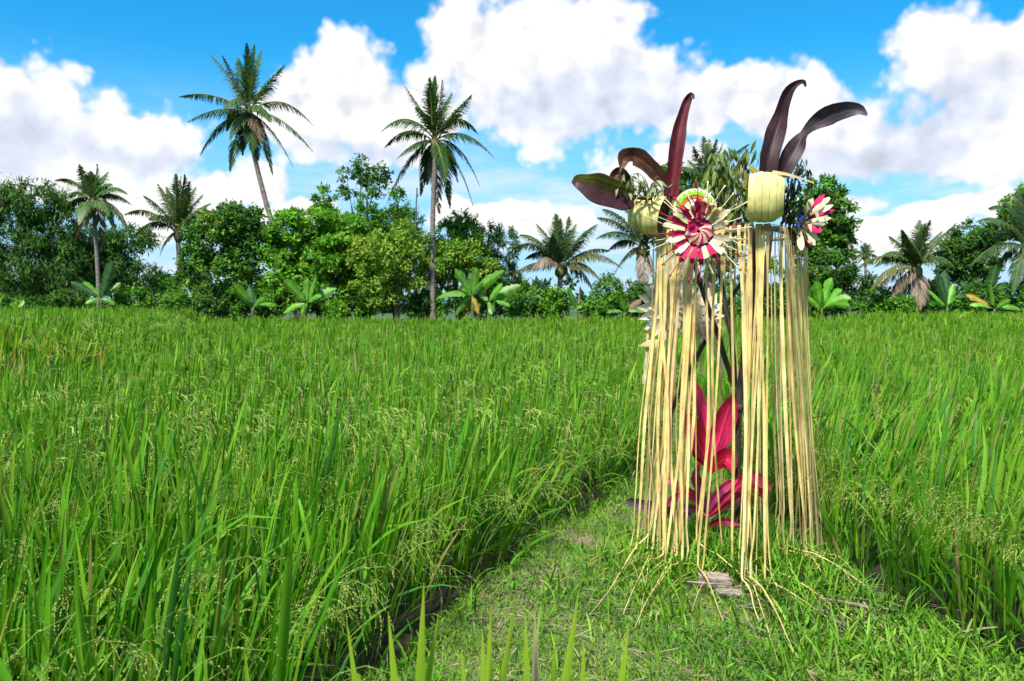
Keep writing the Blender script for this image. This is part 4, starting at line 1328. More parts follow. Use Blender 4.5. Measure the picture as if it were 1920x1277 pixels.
def build_frame():
    t = thing('offering_shrine', 'forked dark wooden post frame carrying straw streamers and leaf offerings on the grassy bund', 'shrine', (CEN.x, CEN.y, base_z))
    g = SG
    trunk = [at(1385, 1045, 4.48), at(1384, 980, 4.48), at(1382, 880, 4.48), at(1383, 800, 4.47), at(1387, 740, 4.46), at(1394, 690, 4.42), at(1402, 630, 4.36), at(1412, 530, 4.28), at(1418, 430, 4.20)]
    part('trunk', MB().add(*tube(smooth_pts(trunk, 30), np.linspace(0.020, 0.024, 30), 10, 0.07, 1)), M_POLE, t)
    for pts, r0, r1, sd in (
            ([(1386, 752, 4.47), (1397, 700, 4.50), (1418, 616, 4.55), (1436, 500, 4.58), (1447, 424, 4.58)], 0.019, 0.016, 2),
            ([(1382, 790, 4.48), (1378, 725, 4.55), (1372, 637, 4.64), (1357, 558, 4.74), (1346, 490, 4.80), (1338, 424, 4.84)], 0.017, 0.013, 3),
            ([(1383, 745, 4.47), (1368, 699, 4.46), (1347, 630, 4.44), (1325, 568, 4.42), (1304, 499, 4.41), (1288, 424, 4.41)], 0.016, 0.012, 4),
            ([(1400, 520, 4.80), (1382, 541, 4.78), (1338, 612, 4.74), (1297, 687, 4.70), (1260, 768, 4.66), (1241, 850, 4.62), (1233, 940, 4.58), (1232, 1030, 4.56)], 0.011, 0.016, 5)):
        P = smooth_pts([at(a, b, c) for a, b, c in pts], 20)
        part('branch', MB().add(*tube(P, np.linspace(r0, r1, 20), 8, 0.07, sd)), M_POLE, t)
    cs = [FL, FR, BR, BLc]
    for i in range(4):
        a, b = cs[i], cs[(i + 1) % 4]
        d = (b - a).normalized()
        z = ZT + 0.006 * (i % 2)
        P = smooth_pts([a - d * 0.05 + Vector((0, 0, z)), (a + b) / 2 + Vector((0, 0, z - 0.004)), b + d * 0.05 + Vector((0, 0, z))], 8)
        part('rail', MB().add(*tube(P, 0.011, 8, 0.04, i)), M_GREYWOOD, t)
    for k in range(5):
        u = (k + 0.5) / 5
        a = FL.lerp(FR, u); b = BLc.lerp(BR, u)
        part('slat', MB().add(*tube(smooth_pts([a + Vector((0, 0, ZT + 0.022)), (a + b) / 2 + Vector((0, 0, ZT + 0.018)), b + Vector((0, 0, ZT + 0.022))], 6), 0.009, 6, 0.05, k)), M_GREYWOOD, t)
    # binding where the branches meet the trunk
    part('binding', MB().add(*tube([at(1383, 772, 4.47), at(1384, 764, 4.47), at(1385, 756, 4.47)], [0.026, 0.029, 0.026], 10, 0.08, 9)), M_POLE, t)


build_frame()


def streamer(t, A, B, u, side, g, spread=0.09, cross=0.0, trail=None, wide=1.0):
    """one straw-coloured strip: over the rail, down to the grass, and out along the ground"""
    e = (B - A).normalized()
    nrm = Vector((e.y, -e.x, 0))
    top = A.lerp(B, u) + nrm * (0.013 + g.uniform(0, 0.012))
    out = spread * g.uniform(0.25, 1.3)
    along = g.normal(0, 0.055) + cross
    rad = Vector((top.x - CEN.x, top.y - CEN.y, 0)).normalized()
    con = top + nrm * out * 0.45 + rad * out * 0.30 + Vector((0, -0.8 * out * (1 if nrm.y < 0 else 0.1), 0)) + e * along
    ln = trail if trail is not None else (g.uniform(0.12, 0.95) if g.random() < 0.62 else g.uniform(0.02, 0.10))
    ang = g.normal(0, 0.6)
    td = (rad * 1.0 + nrm * 0.15 + Vector((0.05, -0.22, 0))).normalized()
    td = Vector((td.x * math.cos(ang) - td.y * math.sin(ang), td.x * math.sin(ang) + td.y * math.cos(ang), 0))
    gz = float(H(con.x, con.y))
    lift = g.uniform(0.02, 0.12)
    pts = [top - nrm * 0.03 + Vector((0, 0, ZT + 0.012)), top - nrm * 0.012 + Vector((0, 0, ZT + 0.024)), top + Vector((0, 0, ZT + 0.004))]
    nseg = 9
    bow = g.normal(0, 0.018); bow2 = g.normal(0, 0.010)
    for k in range(1, nseg + 1):
        s = k / nseg
        z = (ZT - 0.02) * (1 - s) + (gz + lift) * s
        p = top.lerp(con, s ** 1.25) + e * (bow * math.sin(PI * s) + bow2 * math.sin(2.6 * PI * s))
        pts.append(Vector((p.x, p.y, z)))
    m = 3 if ln < 0.3 else 4
    q = con.copy()
    for k in range(1, m + 1):
        s = k / m
        w = con + td * (ln * s) + e * (g.normal(0, 0.004))
        hz = float(H(w.x, w.y))
        pts.append(Vector((w.x, w.y, hz + max(0.012, lift * (1 - s) ** 1.5 + 0.02 * math.sin(PI * s) * (ln > 0.2) + 0.022))))
    n = len(pts)
    w0 = 0.0140 * wide * g.choice([0.55, 0.8, 1.0, 1.15, 1.4])
    s = np.linspace(0, 1, n)
    widths = w0 * (0.9 + 0.12 * np.sin(s * 7 + g.uniform(0, 6))) * np.clip((1 - s) * 2.4, 0.22, 1)
    a0 = g.normal(0, 0.35)
    tw = g.normal(0, 0.45) if g.random() < 0.75 else g.normal(0, 1.8)
    wd = []
    for k in range(n):
        a = a0 + tw * s[k] if k > 2 else a0 * 0.3
        wd.append(e * math.cos(a) + nrm * math.sin(a) if k < 3 + nseg else Vector((-td.y, td.x, 0.25)))
    c = np.array([[0.80, 0.62, 0.24], [0.84, 0.68, 0.32], [0.72, 0.52, 0.20], [0.80, 0.67, 0.24], [0.66, 0.46, 0.24]][g.choice(5, p=[.34, .26, .14, .16, .10])]) * g.uniform(0.80, 1.03)
    cols = c[None] * (1 + 0.10 * np.sin(s * 9 + g.uniform(0, 6)))[:, None] * np.ones((n, 3))
    cols[s > 0.86] = cols[s > 0.86] * np.array([0.95, 0.95, 1.05])
    part('streamer', strip(smooth_pts(pts, n * 2 - 1), np.repeat(np.array([list(x) for x in wd]), 2, 0)[:n * 2 - 1], np.repeat(widths, 2)[:n * 2 - 1], 0.22, np.repeat(cols, 2, 0)[:n * 2 - 1], 3), M_STRAW, t)


def fringe(label, A, B, us, seed, spread, cross=0.0, wide=1.0):
    g = np.random.default_rng(seed)
    m = (A + B) / 2
    t = thing('streamer_fringe', label, 'streamers', (m.x, m.y, ZT), 'fringes of straw strips hanging round the shrine')
    for u in us:
        streamer(t, A, B, float(np.clip(u + g.normal(0, 0.012), 0.0, 1.0)), 1, g, spread, cross, None, wide)


def lins(a, b, n):
    return list(np.linspace(a, b, n))


fringe('thick bunch of pale straw strips below the tilted leaf drum, trailing out over the grass', FL, FR, lins(0.0, 0.41, 30), 201, 0.21, -0.02)
fringe('loose straw strips hanging behind the red and cream rosette with grass showing between', FL, FR, lins(0.45, 0.74, 6), 202, 0.20, 0.03)
fringe('straw strips hanging straight under the upright leaf drum', FL, FR, lins(0.82, 1.0, 13), 203, 0.17, 0.0)
fringe('few straw strips at the corner just behind the upright leaf drum', FR, BR, lins(0.02, 0.22, 6), 204, 0.07, 0.02)
fringe('dense straight curtain of straw strips below the side flower', FR, BR, lins(0.32, 0.62, 18) + lins(0.70, 1.0, 19), 205, 0.13, 0.0)
fringe('back curtain of straw strips behind the cream leaf ornament', BLc, FL, lins(0.45, 1.0, 12), 206, 0.06)
fringe('short row of straw strips on the far side of the shrine', BR, BLc, lins(0.1, 0.8, 7), 207, 0.05)


# ---- leaf drums
def drum(label, c, axis, R_up, R_deep, halfw, nstrip, prof, mat, tail=None, loc=None):
    axis = Vector(axis).normalized()
    up = Vector((0, 0, 1)); up = (up - axis * up.dot(axis)).normalized()
    v = axis.cross(up)
    t = thing('leaf_drum', label, 'leaf drum', c, 'rolled palm leaf drums on the shrine corners')
    n = 34
    th = np.linspace(0, 2 * PI, n + 1)
    g = SG
    for k in range(nstrip):
        xa, xb = -1 + 2 * k / nstrip, -1 + 2 * (k + 1) / nstrip
        u = np.linspace(-1, 1, 5)
        V = []
        off = 0.0012 * (k % 2)
        for j in range(n + 1):
            for q in u:
                x = xa + (xb - xa) * (q * 0.955 + 1) / 2
                r = np.interp(x, np.linspace(-1, 1, len(prof)), prof)
                bul = 0.0022 * (1 - q ** 4) + off + 0.0015 * math.sin(th[j] * 3 + k * 1.7)
                p = c + axis * (x * halfw) + up * (math.cos(th[j]) * (R_up * r + bul)) + v * (math.sin(th[j]) * (R_deep * r + bul))
                V.append(list(p))
        V = np.array(V)
        i = (np.arange(n)[:, None] * 5 + np.arange(4)[None]).ravel()
        F = np.stack([i, i + 1, i + 6, i + 5], 1)
        base = np.array([0.74, 0.66, 0.27]) * g.uniform(0.90, 1.06)
        C = np.tile(base, (len(V), 1))
        # each strip turns greener and darker towards the bottom of the drum
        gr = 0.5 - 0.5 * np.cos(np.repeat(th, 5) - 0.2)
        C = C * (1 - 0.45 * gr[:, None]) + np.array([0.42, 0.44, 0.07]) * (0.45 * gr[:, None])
        part('strip', (V, F, C), mat, t)
    # brown roll added inside, its colour darkens the open end and the seams
    V = []
    for x in (-0.93, 0.0, 0.93):
        for j in range(n + 1):
            r = np.interp(x, np.linspace(-1, 1, len(prof)), prof) * 0.86
            p = c + axis * (x * halfw) + up * (math.cos(th[j]) * R_up * r) + v * (math.sin(th[j]) * R_deep * r)
            V.append(list(p))
    i = (np.arange(2)[:, None] * (n + 1) + np.arange(n)[None]).ravel()
    part('dark_inner_roll', (np.array(V), np.stack([i, i + 1, i + n + 2, i + n + 1], 1), np.tile([0.22, 0.14, 0.05], (len(V), 1))), mat, t)
    if tail:
        P = smooth_pts(tail, 10)
        part('tail', strip(P, [(0.1, 0.3, 1)] * 10, 0.020 * np.linspace(1, 0.35, 10), 0.2, (0.66, 0.52, 0.24), 3), M_STRAW, t)
    return t


drum('upright fat pale green leaf drum with vertical bands at the corner towards the lens', at(1437, 370, 3.99), (0.945, -0.33, -0.03), 0.124, 0.090, 0.085, 5,
     [0.87, 0.97, 1.0, 0.98, 0.90, 0.70], M_CRAFT, [at(1448, 323, 3.95), at(1475, 327, 3.93), at(1500, 334, 3.92), at(1526, 343, 3.92)])
drum('tilted smaller cream leaf drum with its open end facing the rosette', at(1214, 402, 4.36), (0.86, -0.46, -0.18), 0.104, 0.090, 0.092, 6,
     [0.62, 0.86, 0.97, 1.02, 1.02, 0.98], M_CRAFT)
t = thing('leaf_roll', 'curled tan leaf end poking out beside the tilted drum', 'leaf', at(1248, 378, 4.35))
part('blade', strip(smooth_pts(atp([(1240, 362), (1252, 368), (1259, 382), (1256, 394)], 4.36, [0.02, 0, -0.02, 0]), 10), [(0.5, -0.6, 0.6)] * 10, 0.06 * np.array([.5, .8, 1, 1, 1, 1, .9, .8, .6, .3]), 0.3, (0.48, 0.34, 0.12), 5), M_CRAFT, t)


# ---- dark cordyline leaves
def long_leaf(pts, Y, c0, c1, fold=0.35, dys=None, n=22, edge=None, ripple=0.06, twists=None, seed=0):
    """pts: (px, py, width in px); the blade faces the lens unless twisted"""
    g = np.random.default_rng(seed)
    m = len(pts)
    C = np.array([list(at(p[0], p[1], Y + (dys[i] if dys else 0.0))) for i, p in enumerate(pts)])
    P = smooth_pts(C, n)
    k = Y / F_PX
    tt = np.linspace(0, m - 1, n)
    w = np.interp(tt, np.arange(m), [p[2] * k for p in pts]) * (1.12 if twists is not None or edge is not None or fold > 0.3 else 1.0)
    w = w * (1 + ripple * np.sin(np.linspace(0, 19, n) + seed))
    tw = np.interp(tt, np.arange(m), twists if twists else [0.0] * m)
    T = np.gradient(P, axis=0); T /= np.linalg.norm(T, axis=1, keepdims=True)
    dep = np.array([0.0, 1.0, 0.0])
    S = np.cross(T, dep); S /= np.linalg.norm(S, axis=1, keepdims=True)
    S = S * np.cos(tw)[:, None] + dep[None] * np.sin(tw)[:, None]
    V, F, _ = strip(P, S, w, fold, (1, 1, 1), 13, 0.25)
    Nn = np.cross(T, S)
    rid = np.array([0, 1, -0.6, 0.8, -0.8, 0.7, -1.6, 0.7, -0.8, 0.8, -0.6, 1, 0]) * 0.0011
    wav = np.cumsum(g.normal(0, 1, (n, 1)), 0) * 0.0006
    edge_w = np.abs(np.linspace(-1, 1, 13))[None] ** 2 * g.normal(0, 0.0022, (n, 1))
    V = (V.reshape(n, 13, 3) + Nn[:, None] * (rid[None] * np.clip(w / 0.06, 0.2, 1.2)[:, None] + wav + edge_w)[..., None]).reshape(-1, 3)
    s = np.linspace(0, 1, n)
    col = np.array(c0)[None] * (1 - s[:, None]) + np.array(c1)[None] * s[:, None]
    C = np.repeat(col[:, None], 13, 1)
    C[:, 6] = C[:, 6] * 1.6
    if edge is not None:
        C[:, :4] = np.array(edge)
        C[:, 4:6] = 0.5 * C[:, 4:6] + 0.5 * np.array(edge)
    C = C * g.uniform(0.88, 1.12, (n, 13, 1)) * g.uniform(0.6, 1.5, (1, 13, 1))
    return V, F, C.reshape(-1, 3)


MAR, DPU, BRN = (0.105, 0.012, 0.018), (0.036, 0.014, 0.016), (0.050, 0.018, 0.012)


def cordy(label, pts, Y, c0, c1, seed, **kw):
    b = at(pts[0][0], pts[0][1], Y)
    t = thing('cordyline_leaf', label, 'leaf', b, 'dark cordyline leaves stuck into the shrine top')
    part('blade', long_leaf(pts, Y, c0, c1, seed=seed, **kw), M_CORDY, t)
    # the folded stalk below
    p0, p1 = at(pts[0][0], pts[0][1], Y), at(pts[1][0], pts[1][1], Y)
    d = (p0 - p1).normalized()
    part('stalk', MB().add(*tube([p0 + d * 0.09, p0 + d * 0.03, p0 - d * 0.03], [0.006, 0.008, 0.007], 6, 0, 0, (0.06, 0.015, 0.02))), M_CORDY, t)


cordy('straight narrow maroon leaf standing upright behind the rosette', [(1255, 372, 22), (1261, 330, 25), (1266, 285, 25), (1273, 242, 22), (1281, 210, 17), (1289, 188, 13), (1296, 178, 9), (1301, 186, 3)], 4.33, MAR, (0.085, 0.016, 0.022), 1, fold=0.55, dys=[0, 0, 0, .02, .03, .03, .02, 0])
cordy('tall dark purple leaf above the upright drum with its tip hooked over', [(1436, 332, 28), (1441, 292, 34), (1451, 258, 33), (1463, 226, 26), (1469, 198, 21), (1477, 174, 17), (1491, 159, 12), (1505, 155, 9), (1511, 163, 3)], 4.05, DPU, (0.045, 0.020, 0.028), 2, fold=0.45, dys=[0, 0, .03, .05, .04, .02, 0, -.02, -.02], twists=[0, 0, .2, .5, .3, .1, .1, .2, .2])
cordy('broad purple leaf with a painted grey sheen arching far outwards from the upright drum', [(1466, 332, 24), (1477, 300, 34), (1494, 274, 28), (1508, 252, 17), (1530, 231, 25), (1556, 215, 31), (1585, 206, 29), (1610, 206, 17), (1626, 216, 4)], 4.08, DPU, (0.055, 0.050, 0.062), 3, fold=0.30, dys=[0, 0, .02, .02, 0, -.04, -.08, -.1, -.12], twists=[.1, 0, .3, .9, .3, -.2, -.3, -.2, 0])  # the grey sheen towards the tip is put into the blade colour
cordy('wide dark leaf with a yellow green upper edge lying sideways by the tilted drum', [(1190, 371, 30), (1168, 369, 46), (1138, 361, 52), (1108, 350, 46), (1085, 341, 24), (1072, 341, 4)], 4.25, (0.055, 0.02, 0.03), (0.045, 0.018, 0.018), 4, fold=0.35, dys=[.1, .06, .02, 0, 0, .02], edge=(0.12, 0.12, 0.018))
cordy('brown leaf bent over at its middle behind the grey green sprig', [(1247, 347, 20), (1226, 322, 26), (1204, 302, 30), (1184, 293, 28), (1170, 298, 26), (1166, 315, 8)], 4.45, BRN, (0.075, 0.030, 0.014), 5, fold=0.4, dys=[0, 0, 0, 0, -.05, -.07])
cordy('small brown curled leaf tip showing beside the wide sideways leaf', [(1182, 354, 16), (1168, 334, 24), (1158, 327, 22), (1151, 334, 16), (1153, 347, 4)], 4.48, BRN, (0.06, 0.025, 0.014), 6, fold=0.4)


# ---- leafy sprigs: every leaf an object, the mesh shared
def sprig_leaf_meshes(name, pal):
    out = []
    for k, c in enumerate(pal):
        n = 6
        s = np.linspace(0, 1, n)
        P = np.stack([s, 0.05 * np.sin(s * 3 + k), -0.16 * s ** 2 * (1 + 0.5 * k % 2)], 1)
        V, F, C = strip(P, [(0, 1, 0.1 * k)] * n, 0.27 * np.array([0.12, 0.75, 1.0, 0.85, 0.5, 0.03]), 0.3, c, 3)
        out.append(np_mesh('leaf', V, F, C, M_SPRIG))
    return out


def sprig(label, twigs, Y, nleaf, size, pal, seed, droop=0.75, spread=0.03):
    g = np.random.default_rng(seed)
    root = at(twigs[0][0][0], twigs[0][0][1], Y)
    t = thing('leafy_sprig', label, 'sprig', root, 'wilting leafy sprigs tied to the shrine top')
    meshes = sprig_leaf_meshes(label, pal)
    per = max(1, nleaf // len(twigs))
    for tw in twigs:
        dys = g.uniform(-0.07, 0.07, len(tw))
        P = smooth_pts([at(p[0], p[1], Y + dys[i]) for i, p in enumerate(tw)], 12)
        part('twig', MB().add(*tube(P, np.linspace(0.0032, 0.0012, 12), 5, 0, 0, (0.07, 0.05, 0.03))), M_POLE, t)
        for k in range(per):
            u = g.uniform(0.12, 1.0)
            i = min(10, int(u * 11))
            p = Vector(P[i]) + Vector(g.normal(0, spread, 3)) * (0.4 + 0.6 * u)
            d = Vector((g.normal(0, 0.55), g.normal(0, 0.55), -droop + g.normal(0, 0.35))).normalized()
            up = Vector((g.normal(0, 0.6), -0.7 + g.normal(0, 0.5), 0.6))
            y = up.cross(d)
            if y.length < 1e-3:
                y = Vector((1, 0, 0))
            y.normalize()
            zv = d.cross(y)
            sc = size * g.uniform(0.65, 1.25)
            M = Matrix(((d.x * sc, y.x * sc, zv.x * sc, p.x - root.x), (d.y * sc, y.y * sc, zv.y * sc, p.y - root.y), (d.z * sc, y.z * sc, zv.z * sc, p.z - root.z), (0, 0, 0, 1)))
            o = bpy.data.objects.new('leaf', meshes[int(g.integers(len(meshes)))])
            COL.objects.link(o)
            o.parent = t
            o.matrix_local = M


GR_ = [(0.19, 0.24, 0.11), (0.26, 0.30, 0.15), (0.13, 0.18, 0.08), (0.20, 0.23, 0.07)]
OL_ = [(0.10, 0.175, 0.030), (0.15, 0.225, 0.045), (0.20, 0.255, 0.06), (0.065, 0.12, 0.025)]
DK_ = [(0.035, 0.050, 0.016), (0.055, 0.072, 0.022), (0.028, 0.038, 0.014), (0.080, 0.085, 0.030)]
sprig('pale grey green wilted sprig drooping over the tilted leaf drum', [[(1215, 372), (1200, 345), (1180, 338), (1168, 350)], [(1218, 370), (1212, 340), (1196, 325), (1180, 330)], [(1225, 368), (1230, 345), (1240, 345), (1246, 358)], [(1215, 375), (1205, 352), (1190, 350), (1184, 365)], [(1222, 370), (1220, 350), (1226, 342), (1232, 360)]],
      4.26, 72, 0.058, GR_, 301, 0.8)
sprig('thick bunch of olive green sprigs hanging in the middle between the two drums', [[(1375, 430), (1370, 360), (1352, 315), (1340, 300), (1332, 320)], [(1380, 430), (1385, 350), (1372, 305), (1360, 292), (1350, 300)], [(1382, 430), (1395, 350), (1396, 300), (1410, 285), (1418, 300)], [(1370, 430), (1350, 370), (1338, 335), (1330, 345)],
       [(1380, 430), (1402, 360), (1410, 330), (1414, 350)], [(1376, 430), (1376, 380), (1366, 345), (1362, 375)], [(1384, 430), (1392, 390), (1396, 370), (1392, 400)], [(1374, 430), (1358, 395), (1352, 380), (1348, 410)], [(1372, 430), (1364, 340), (1346, 322), (1338, 360)], [(1382, 430), (1400, 380), (1388, 330), (1380, 350)]],
      4.42, 420, 0.074, OL_, 302, 1.3, 0.040)
sprig('dark withered sprigs hanging down beside the upright drum towards the side flower', [[(1480, 440), (1478, 340), (1490, 296), (1504, 300), (1518, 338)], [(1486, 440), (1490, 350), (1500, 310), (1512, 325), (1520, 350)], [(1488, 440), (1492, 380), (1502, 345), (1512, 365), (1510, 400)], [(1484, 450), (1480, 400), (1486, 360), (1480, 410)],
       [(1490, 460), (1496, 400), (1500, 380), (1494, 440)], [(1482, 440), (1482, 370), (1492, 330), (1486, 360)], [(1492, 470), (1494, 430), (1490, 420), (1482, 470)], [(1480, 430), (1474, 380), (1480, 345), (1474, 370)]],
      4.26, 150, 0.060, DK_, 303, 0.95, 0.035)
sprig('small fresh green sprig above the green edged disc', [[(1300, 380), (1290, 352), (1278, 345), (1262, 352)], [(1302, 380), (1300, 350), (1306, 342), (1316, 350)], [(1298, 380), (1280, 360), (1268, 358), (1258, 366)]], 4.52, 36, 0.062, [(0.085, 0.17, 0.03), (0.12, 0.21, 0.05), (0.06, 0.12, 0.02)], 304, 0.6)
sprig('drooping dark sprig hanging just under the tilted drum', [[(1218, 425), (1210, 435), (1206, 450), (1206, 466)], [(1222, 428), (1216, 440), (1214, 456), (1218, 472)], [(1214, 428), (1204, 440), (1200, 452), (1202, 462)]], 4.52, 30, 0.055, OL_[:2] + DK_[:1], 305, 0.95, 0.02)
sprig('two small yellowed leaf twigs in the middle bunch', [[(1384, 345), (1386, 320), (1390, 300), (1394, 312)], [(1392, 345), (1394, 322), (1396, 308), (1398, 322)]], 4.24, 8, 0.085, [(0.42, 0.28, 0.04), (0.36, 0.26, 0.06)], 306, 0.95, 0.008)


# ---- rosettes and woven ornaments
CREAM, MAG, TAN = np.array([0.66, 0.56, 0.38]), np.array([0.46, 0.012, 0.085]), np.array([0.56, 0.42, 0.20])


def basis(n):
    n = Vector(n).normalized()
    e1 = Vector((0, 0, 1)).cross(n).normalized() * -1
    if e1.x < 0:
        e1 = -e1
    e2 = n.cross(e1)
    if e2.z < 0:
        e2 = -e2
    return n, e1, e2


def build_rosette():
    g = np.random.default_rng(401)
    Y = 4.10
    c = at(1311, 436, Y)
    n, e1, e2 = basis((-0.30, -0.95, 0.08))
    k = Y / F_PX
    t = thing('rosette', 'large round red and cream leaf rosette with spiky sticks on the shrine front', 'rosette', c)
    N = 24
    for i in range(N):
        a = 2 * PI * i / N + 0.05 + g.normal(0, 0.03)
        r = e1 * math.cos(a) + e2 * math.sin(a)
        tg = e2 * math.cos(a) - e1 * math.sin(a)
        up_right = -0.25 < a - 0.0 < 1.5
        lower_right = a > 4.85 and a < 6.1
        mag = (i % 2 == 0 or i % 7 == 3) and not up_right and not (lower_right and i % 4 != 0)
        col = (MAG if mag else (TAN * 1.1 if up_right and i % 3 == 0 else CREAM)) * g.uniform(0.88, 1.08)
        rr = np.array([27, 35, 45, 56 * g.uniform(0.86, 1.10)]) * k
        P = [c + r * q + n * (0.004 * j + 0.006 * (i % 2) + 0.010 * j * j * 0.4) for j, q in enumerate(rr)]
        wd = [tg + n * ((0.35 if i % 2 else -0.25) + g.normal(0, 0.22))] * 4
        part('petal', strip(P, wd, [2 * PI * q / N * g.uniform(0.86, 1.10) for q in rr * np.array([1, 1, 1, .85])], 0.25, col, 3), M_CRAFT, t)
        # the folded knot at the end of the petal
        kp = c + r * (rr[3] + 1.5 * k) + n * 0.026
        q = [kp - r * 0.010, kp - r * 0.004, kp + r * 0.008, kp + r * 0.018]
        V, F, C = tube(q, [0.008, 0.0145, 0.0130, 0.003], 6, 0.1, i, col * 0.97)
        part('knot', (V, F, C), M_CRAFT, t, smooth=False)
        # and its thin stick
        jit = g.normal(0, 0.13)
        sd = (r + tg * jit + n * g.normal(0.1, 0.2)).normalized()
        l = g.uniform(26, 44) * k
        sp = [kp + sd * 0.01, kp + sd * (0.01 + l * 0.5) + tg * g.normal(0, 0.003), kp + sd * (0.01 + l)]
        V, F, C = tube(smooth_pts(sp, 6), [0.0034, 0.003, 0.0027, 0.0027, 0.0032, 0.0042], 5, 0.05, i, (MAG * 0.85 if mag else CREAM))
        part('stick', (V, F, C), M_CRAFT, t)
    for i in range(14):                                     # a second, sparser ring of longer sticks behind
        a = 2 * PI * i / 14 + 0.2 + g.normal(0, 0.08)
        r = e1 * math.cos(a) + e2 * math.sin(a)
        b = c - n * 0.015 + r * 48 * k
        l = g.uniform(30, 44) * k
        V, F, C = tube(smooth_pts([b, b + r * l * 0.6, b + r * l], 5), [0.0028, 0.0027, 0.0027, 0.003, 0.0036], 5, 0.05, i, (MAG * 0.8 if i % 4 == 0 else CREAM * 0.95))
        part('stick', (V, F, C), M_CRAFT, t)
    # dark disc that paints the shade in the gap between ring and hub
    V = [list(c - n * 0.006)]
    for j in range(24):
        a = 2 * PI * j / 24
        V.append(list(c - n * 0.006 + (e1 * math.cos(a) + e2 * math.sin(a)) * 30 * k))
    F = [[0, 1 + j, 1 + j + 1, 1 + (j + 2) % 24] for j in range(0, 23, 2)]
    part('gap_shade', (np.array(V), np.array(F), np.tile([0.05, 0.035, 0.02], (25, 1))), M_CRAFT, t)
    # twisted hub: spiral blades
    NB = 18
    hub = c + n * 0.020
    for i in range(NB):
        P, W = [], []
        for j in range(7):
            s = j / 6
            a = 2 * PI * i / NB + 0.9 * (1 - s) ** 1.2
            r = (3 + 21 * s) * k
            rv = e1 * math.cos(a) + e2 * math.sin(a)
            P.append(hub + rv * r + n * (0.016 - 0.022 * s * s))
            W.append(e2 * math.cos(a) - e1 * math.sin(a))
        wid = [2 * PI * (3 + 21 * j / 6) * k / NB * 1.08 for j in range(7)]
        top = 0.5 < 2 * PI * i / NB < 3.0
        part('hub_blade', strip(P, W, wid, 0.08, (MAG if (i % 2 == 0 or top) else CREAM) * g.uniform(.9, 1.05), 3), M_CRAFT, t)
    # bow of curled magenta loops on top
    for i, (px, py, rx) in enumerate(((1296, 402, 9), (1306, 394, 9), (1316, 390, 10), (1325, 392, 9), (1312, 402, 10), (1337, 392, 7))):
        q = at(px, py, Y - 0.045)
        V, F, C = [], [], []
        P = [q + e1 * (math.cos(a) * rx * k * 0.8) + e2 * (math.sin(a) * rx * k) for a in np.linspace(0.4, 5.6, 11)]
        part('bow_loop', strip(P, [n * 0.8 + e1 * 0.5 * math.sin(i)] * 11, 0.022, 0.1, MAG * g.uniform(.9, 1.15), 3), M_CRAFT, t)
    for pts in ([(1309, 398), (1318, 399), (1324, 406)], [(1297, 404), (1291, 412), (1291, 422)]):
        P = smooth_pts(atp(pts, Y - 0.05), 7)
        part('bow_tail', strip(P, [(0.2, -0.3, 1)] * 7, np.linspace(0.020, 0.006, 7), 0.1, MAG * 1.25, 3), M_CRAFT, t)
    for px0, py0, px1, py1 in ((1302, 398, 1288, 370), (1300, 400, 1280, 385), (1298, 402, 1267, 386), (1292, 404, 1272, 398), (1309, 392, 1307, 370), (1306, 394, 1296, 368)):
        P = smooth_pts([at(px0, py0, Y - 0.04), at((px0 + px1) / 2 + 2, (py0 + py1) / 2 + 2, Y - 0.08), at(px1, py1, Y - 0.09)], 6)
        part('stamen', tube(P, [0.0018, 0.0018, 0.0018, 0.002, 0.003, 0.0035], 5, 0, 0, (0.10, 0.008, 0.02)), M_CRAFT, t)


build_rosette()


def build_disc():
    Y = 4.24
    c = at(1303, 394, Y)
    n, e1, e2 = basis((-0.10, -0.99, 0.05))
    k = Y / F_PX * 0.90
    t = thing('paper_disc', 'cream disc with an orange ring and lime green zigzag edge above the rosette', 'disc', c)

    def ring(r0, r1, z, m=40):
        V = []
        for j in range(m):
            a = 2 * PI * j / m
            rv = e1 * math.cos(a) + e2 * math.sin(a)
            V += [list(c + rv * r0 * k + n * z), list(c + rv * r1 * k + n * z)]
        i = np.arange(m) * 2
        q = (i + 2) % (2 * m)
        return np.array(V), np.stack([i, i + 1, q + 1, q], 1)
    V, F = ring(0.5, 45, 0.0)
    part('disc', (V, F, np.tile(CREAM * 1.1, (len(V), 1))), M_CRAFT, t)
    V, F = ring(25, 32, 0.004)
    part('orange_ring', (V, F, np.tile([0.72, 0.16, 0.02], (len(V), 1))), M_CRAFT, t)
    for i in range(20):
        a = 2 * PI * i / 20
        rv = e1 * math.cos(a) + e2 * math.sin(a)
        tg = e2 * math.cos(a) - e1 * math.sin(a)
        P = [c + rv * q * k + n * (0.006 + 0.001 * (i % 2)) for q in (31, 36, 43)]
        part('zigzag_point', strip(P, [tg] * 3, np.array([12, 10, 0.5]) * k, 0.08, np.array([0.24, 0.62, 0.03]), 3), M_CRAFT, t)
    for px, py, s in ((1298, 378, 3), (1287, 384, 3), (1306, 376, 3), (1291, 392, 4)):
        q = at(px, py, Y - 0.012)
        part('stitch', tube([q - e1 * s * k * .5, q, q + e1 * s * k * .5 + e2 * s * k * .3], 0.0012, 4, 0, 0, (0.06, 0.05, 0.04)), M_CRAFT, t)


build_disc()


def spoon(t, base, tip, nrm, width, col, name='petal'):
    """a petal that widens to a rounded end"""
    base, tip = Vector(base), Vector(tip)
    d = tip - base
    P = [base + d * s + Vector(nrm) * (0.10 * d.length * math.sin(PI * s)) for s in np.linspace(0, 1, 9)]
    side = d.cross(Vector(nrm)).normalized()
    w = width * np.array([0.22, 0.34, 0.46, 0.58, 0.76, 0.96, 1.0, 0.86, 0.25])
    part(name, strip(P, [side] * 9, w, 0.22, col, 5), M_CRAFT, t)


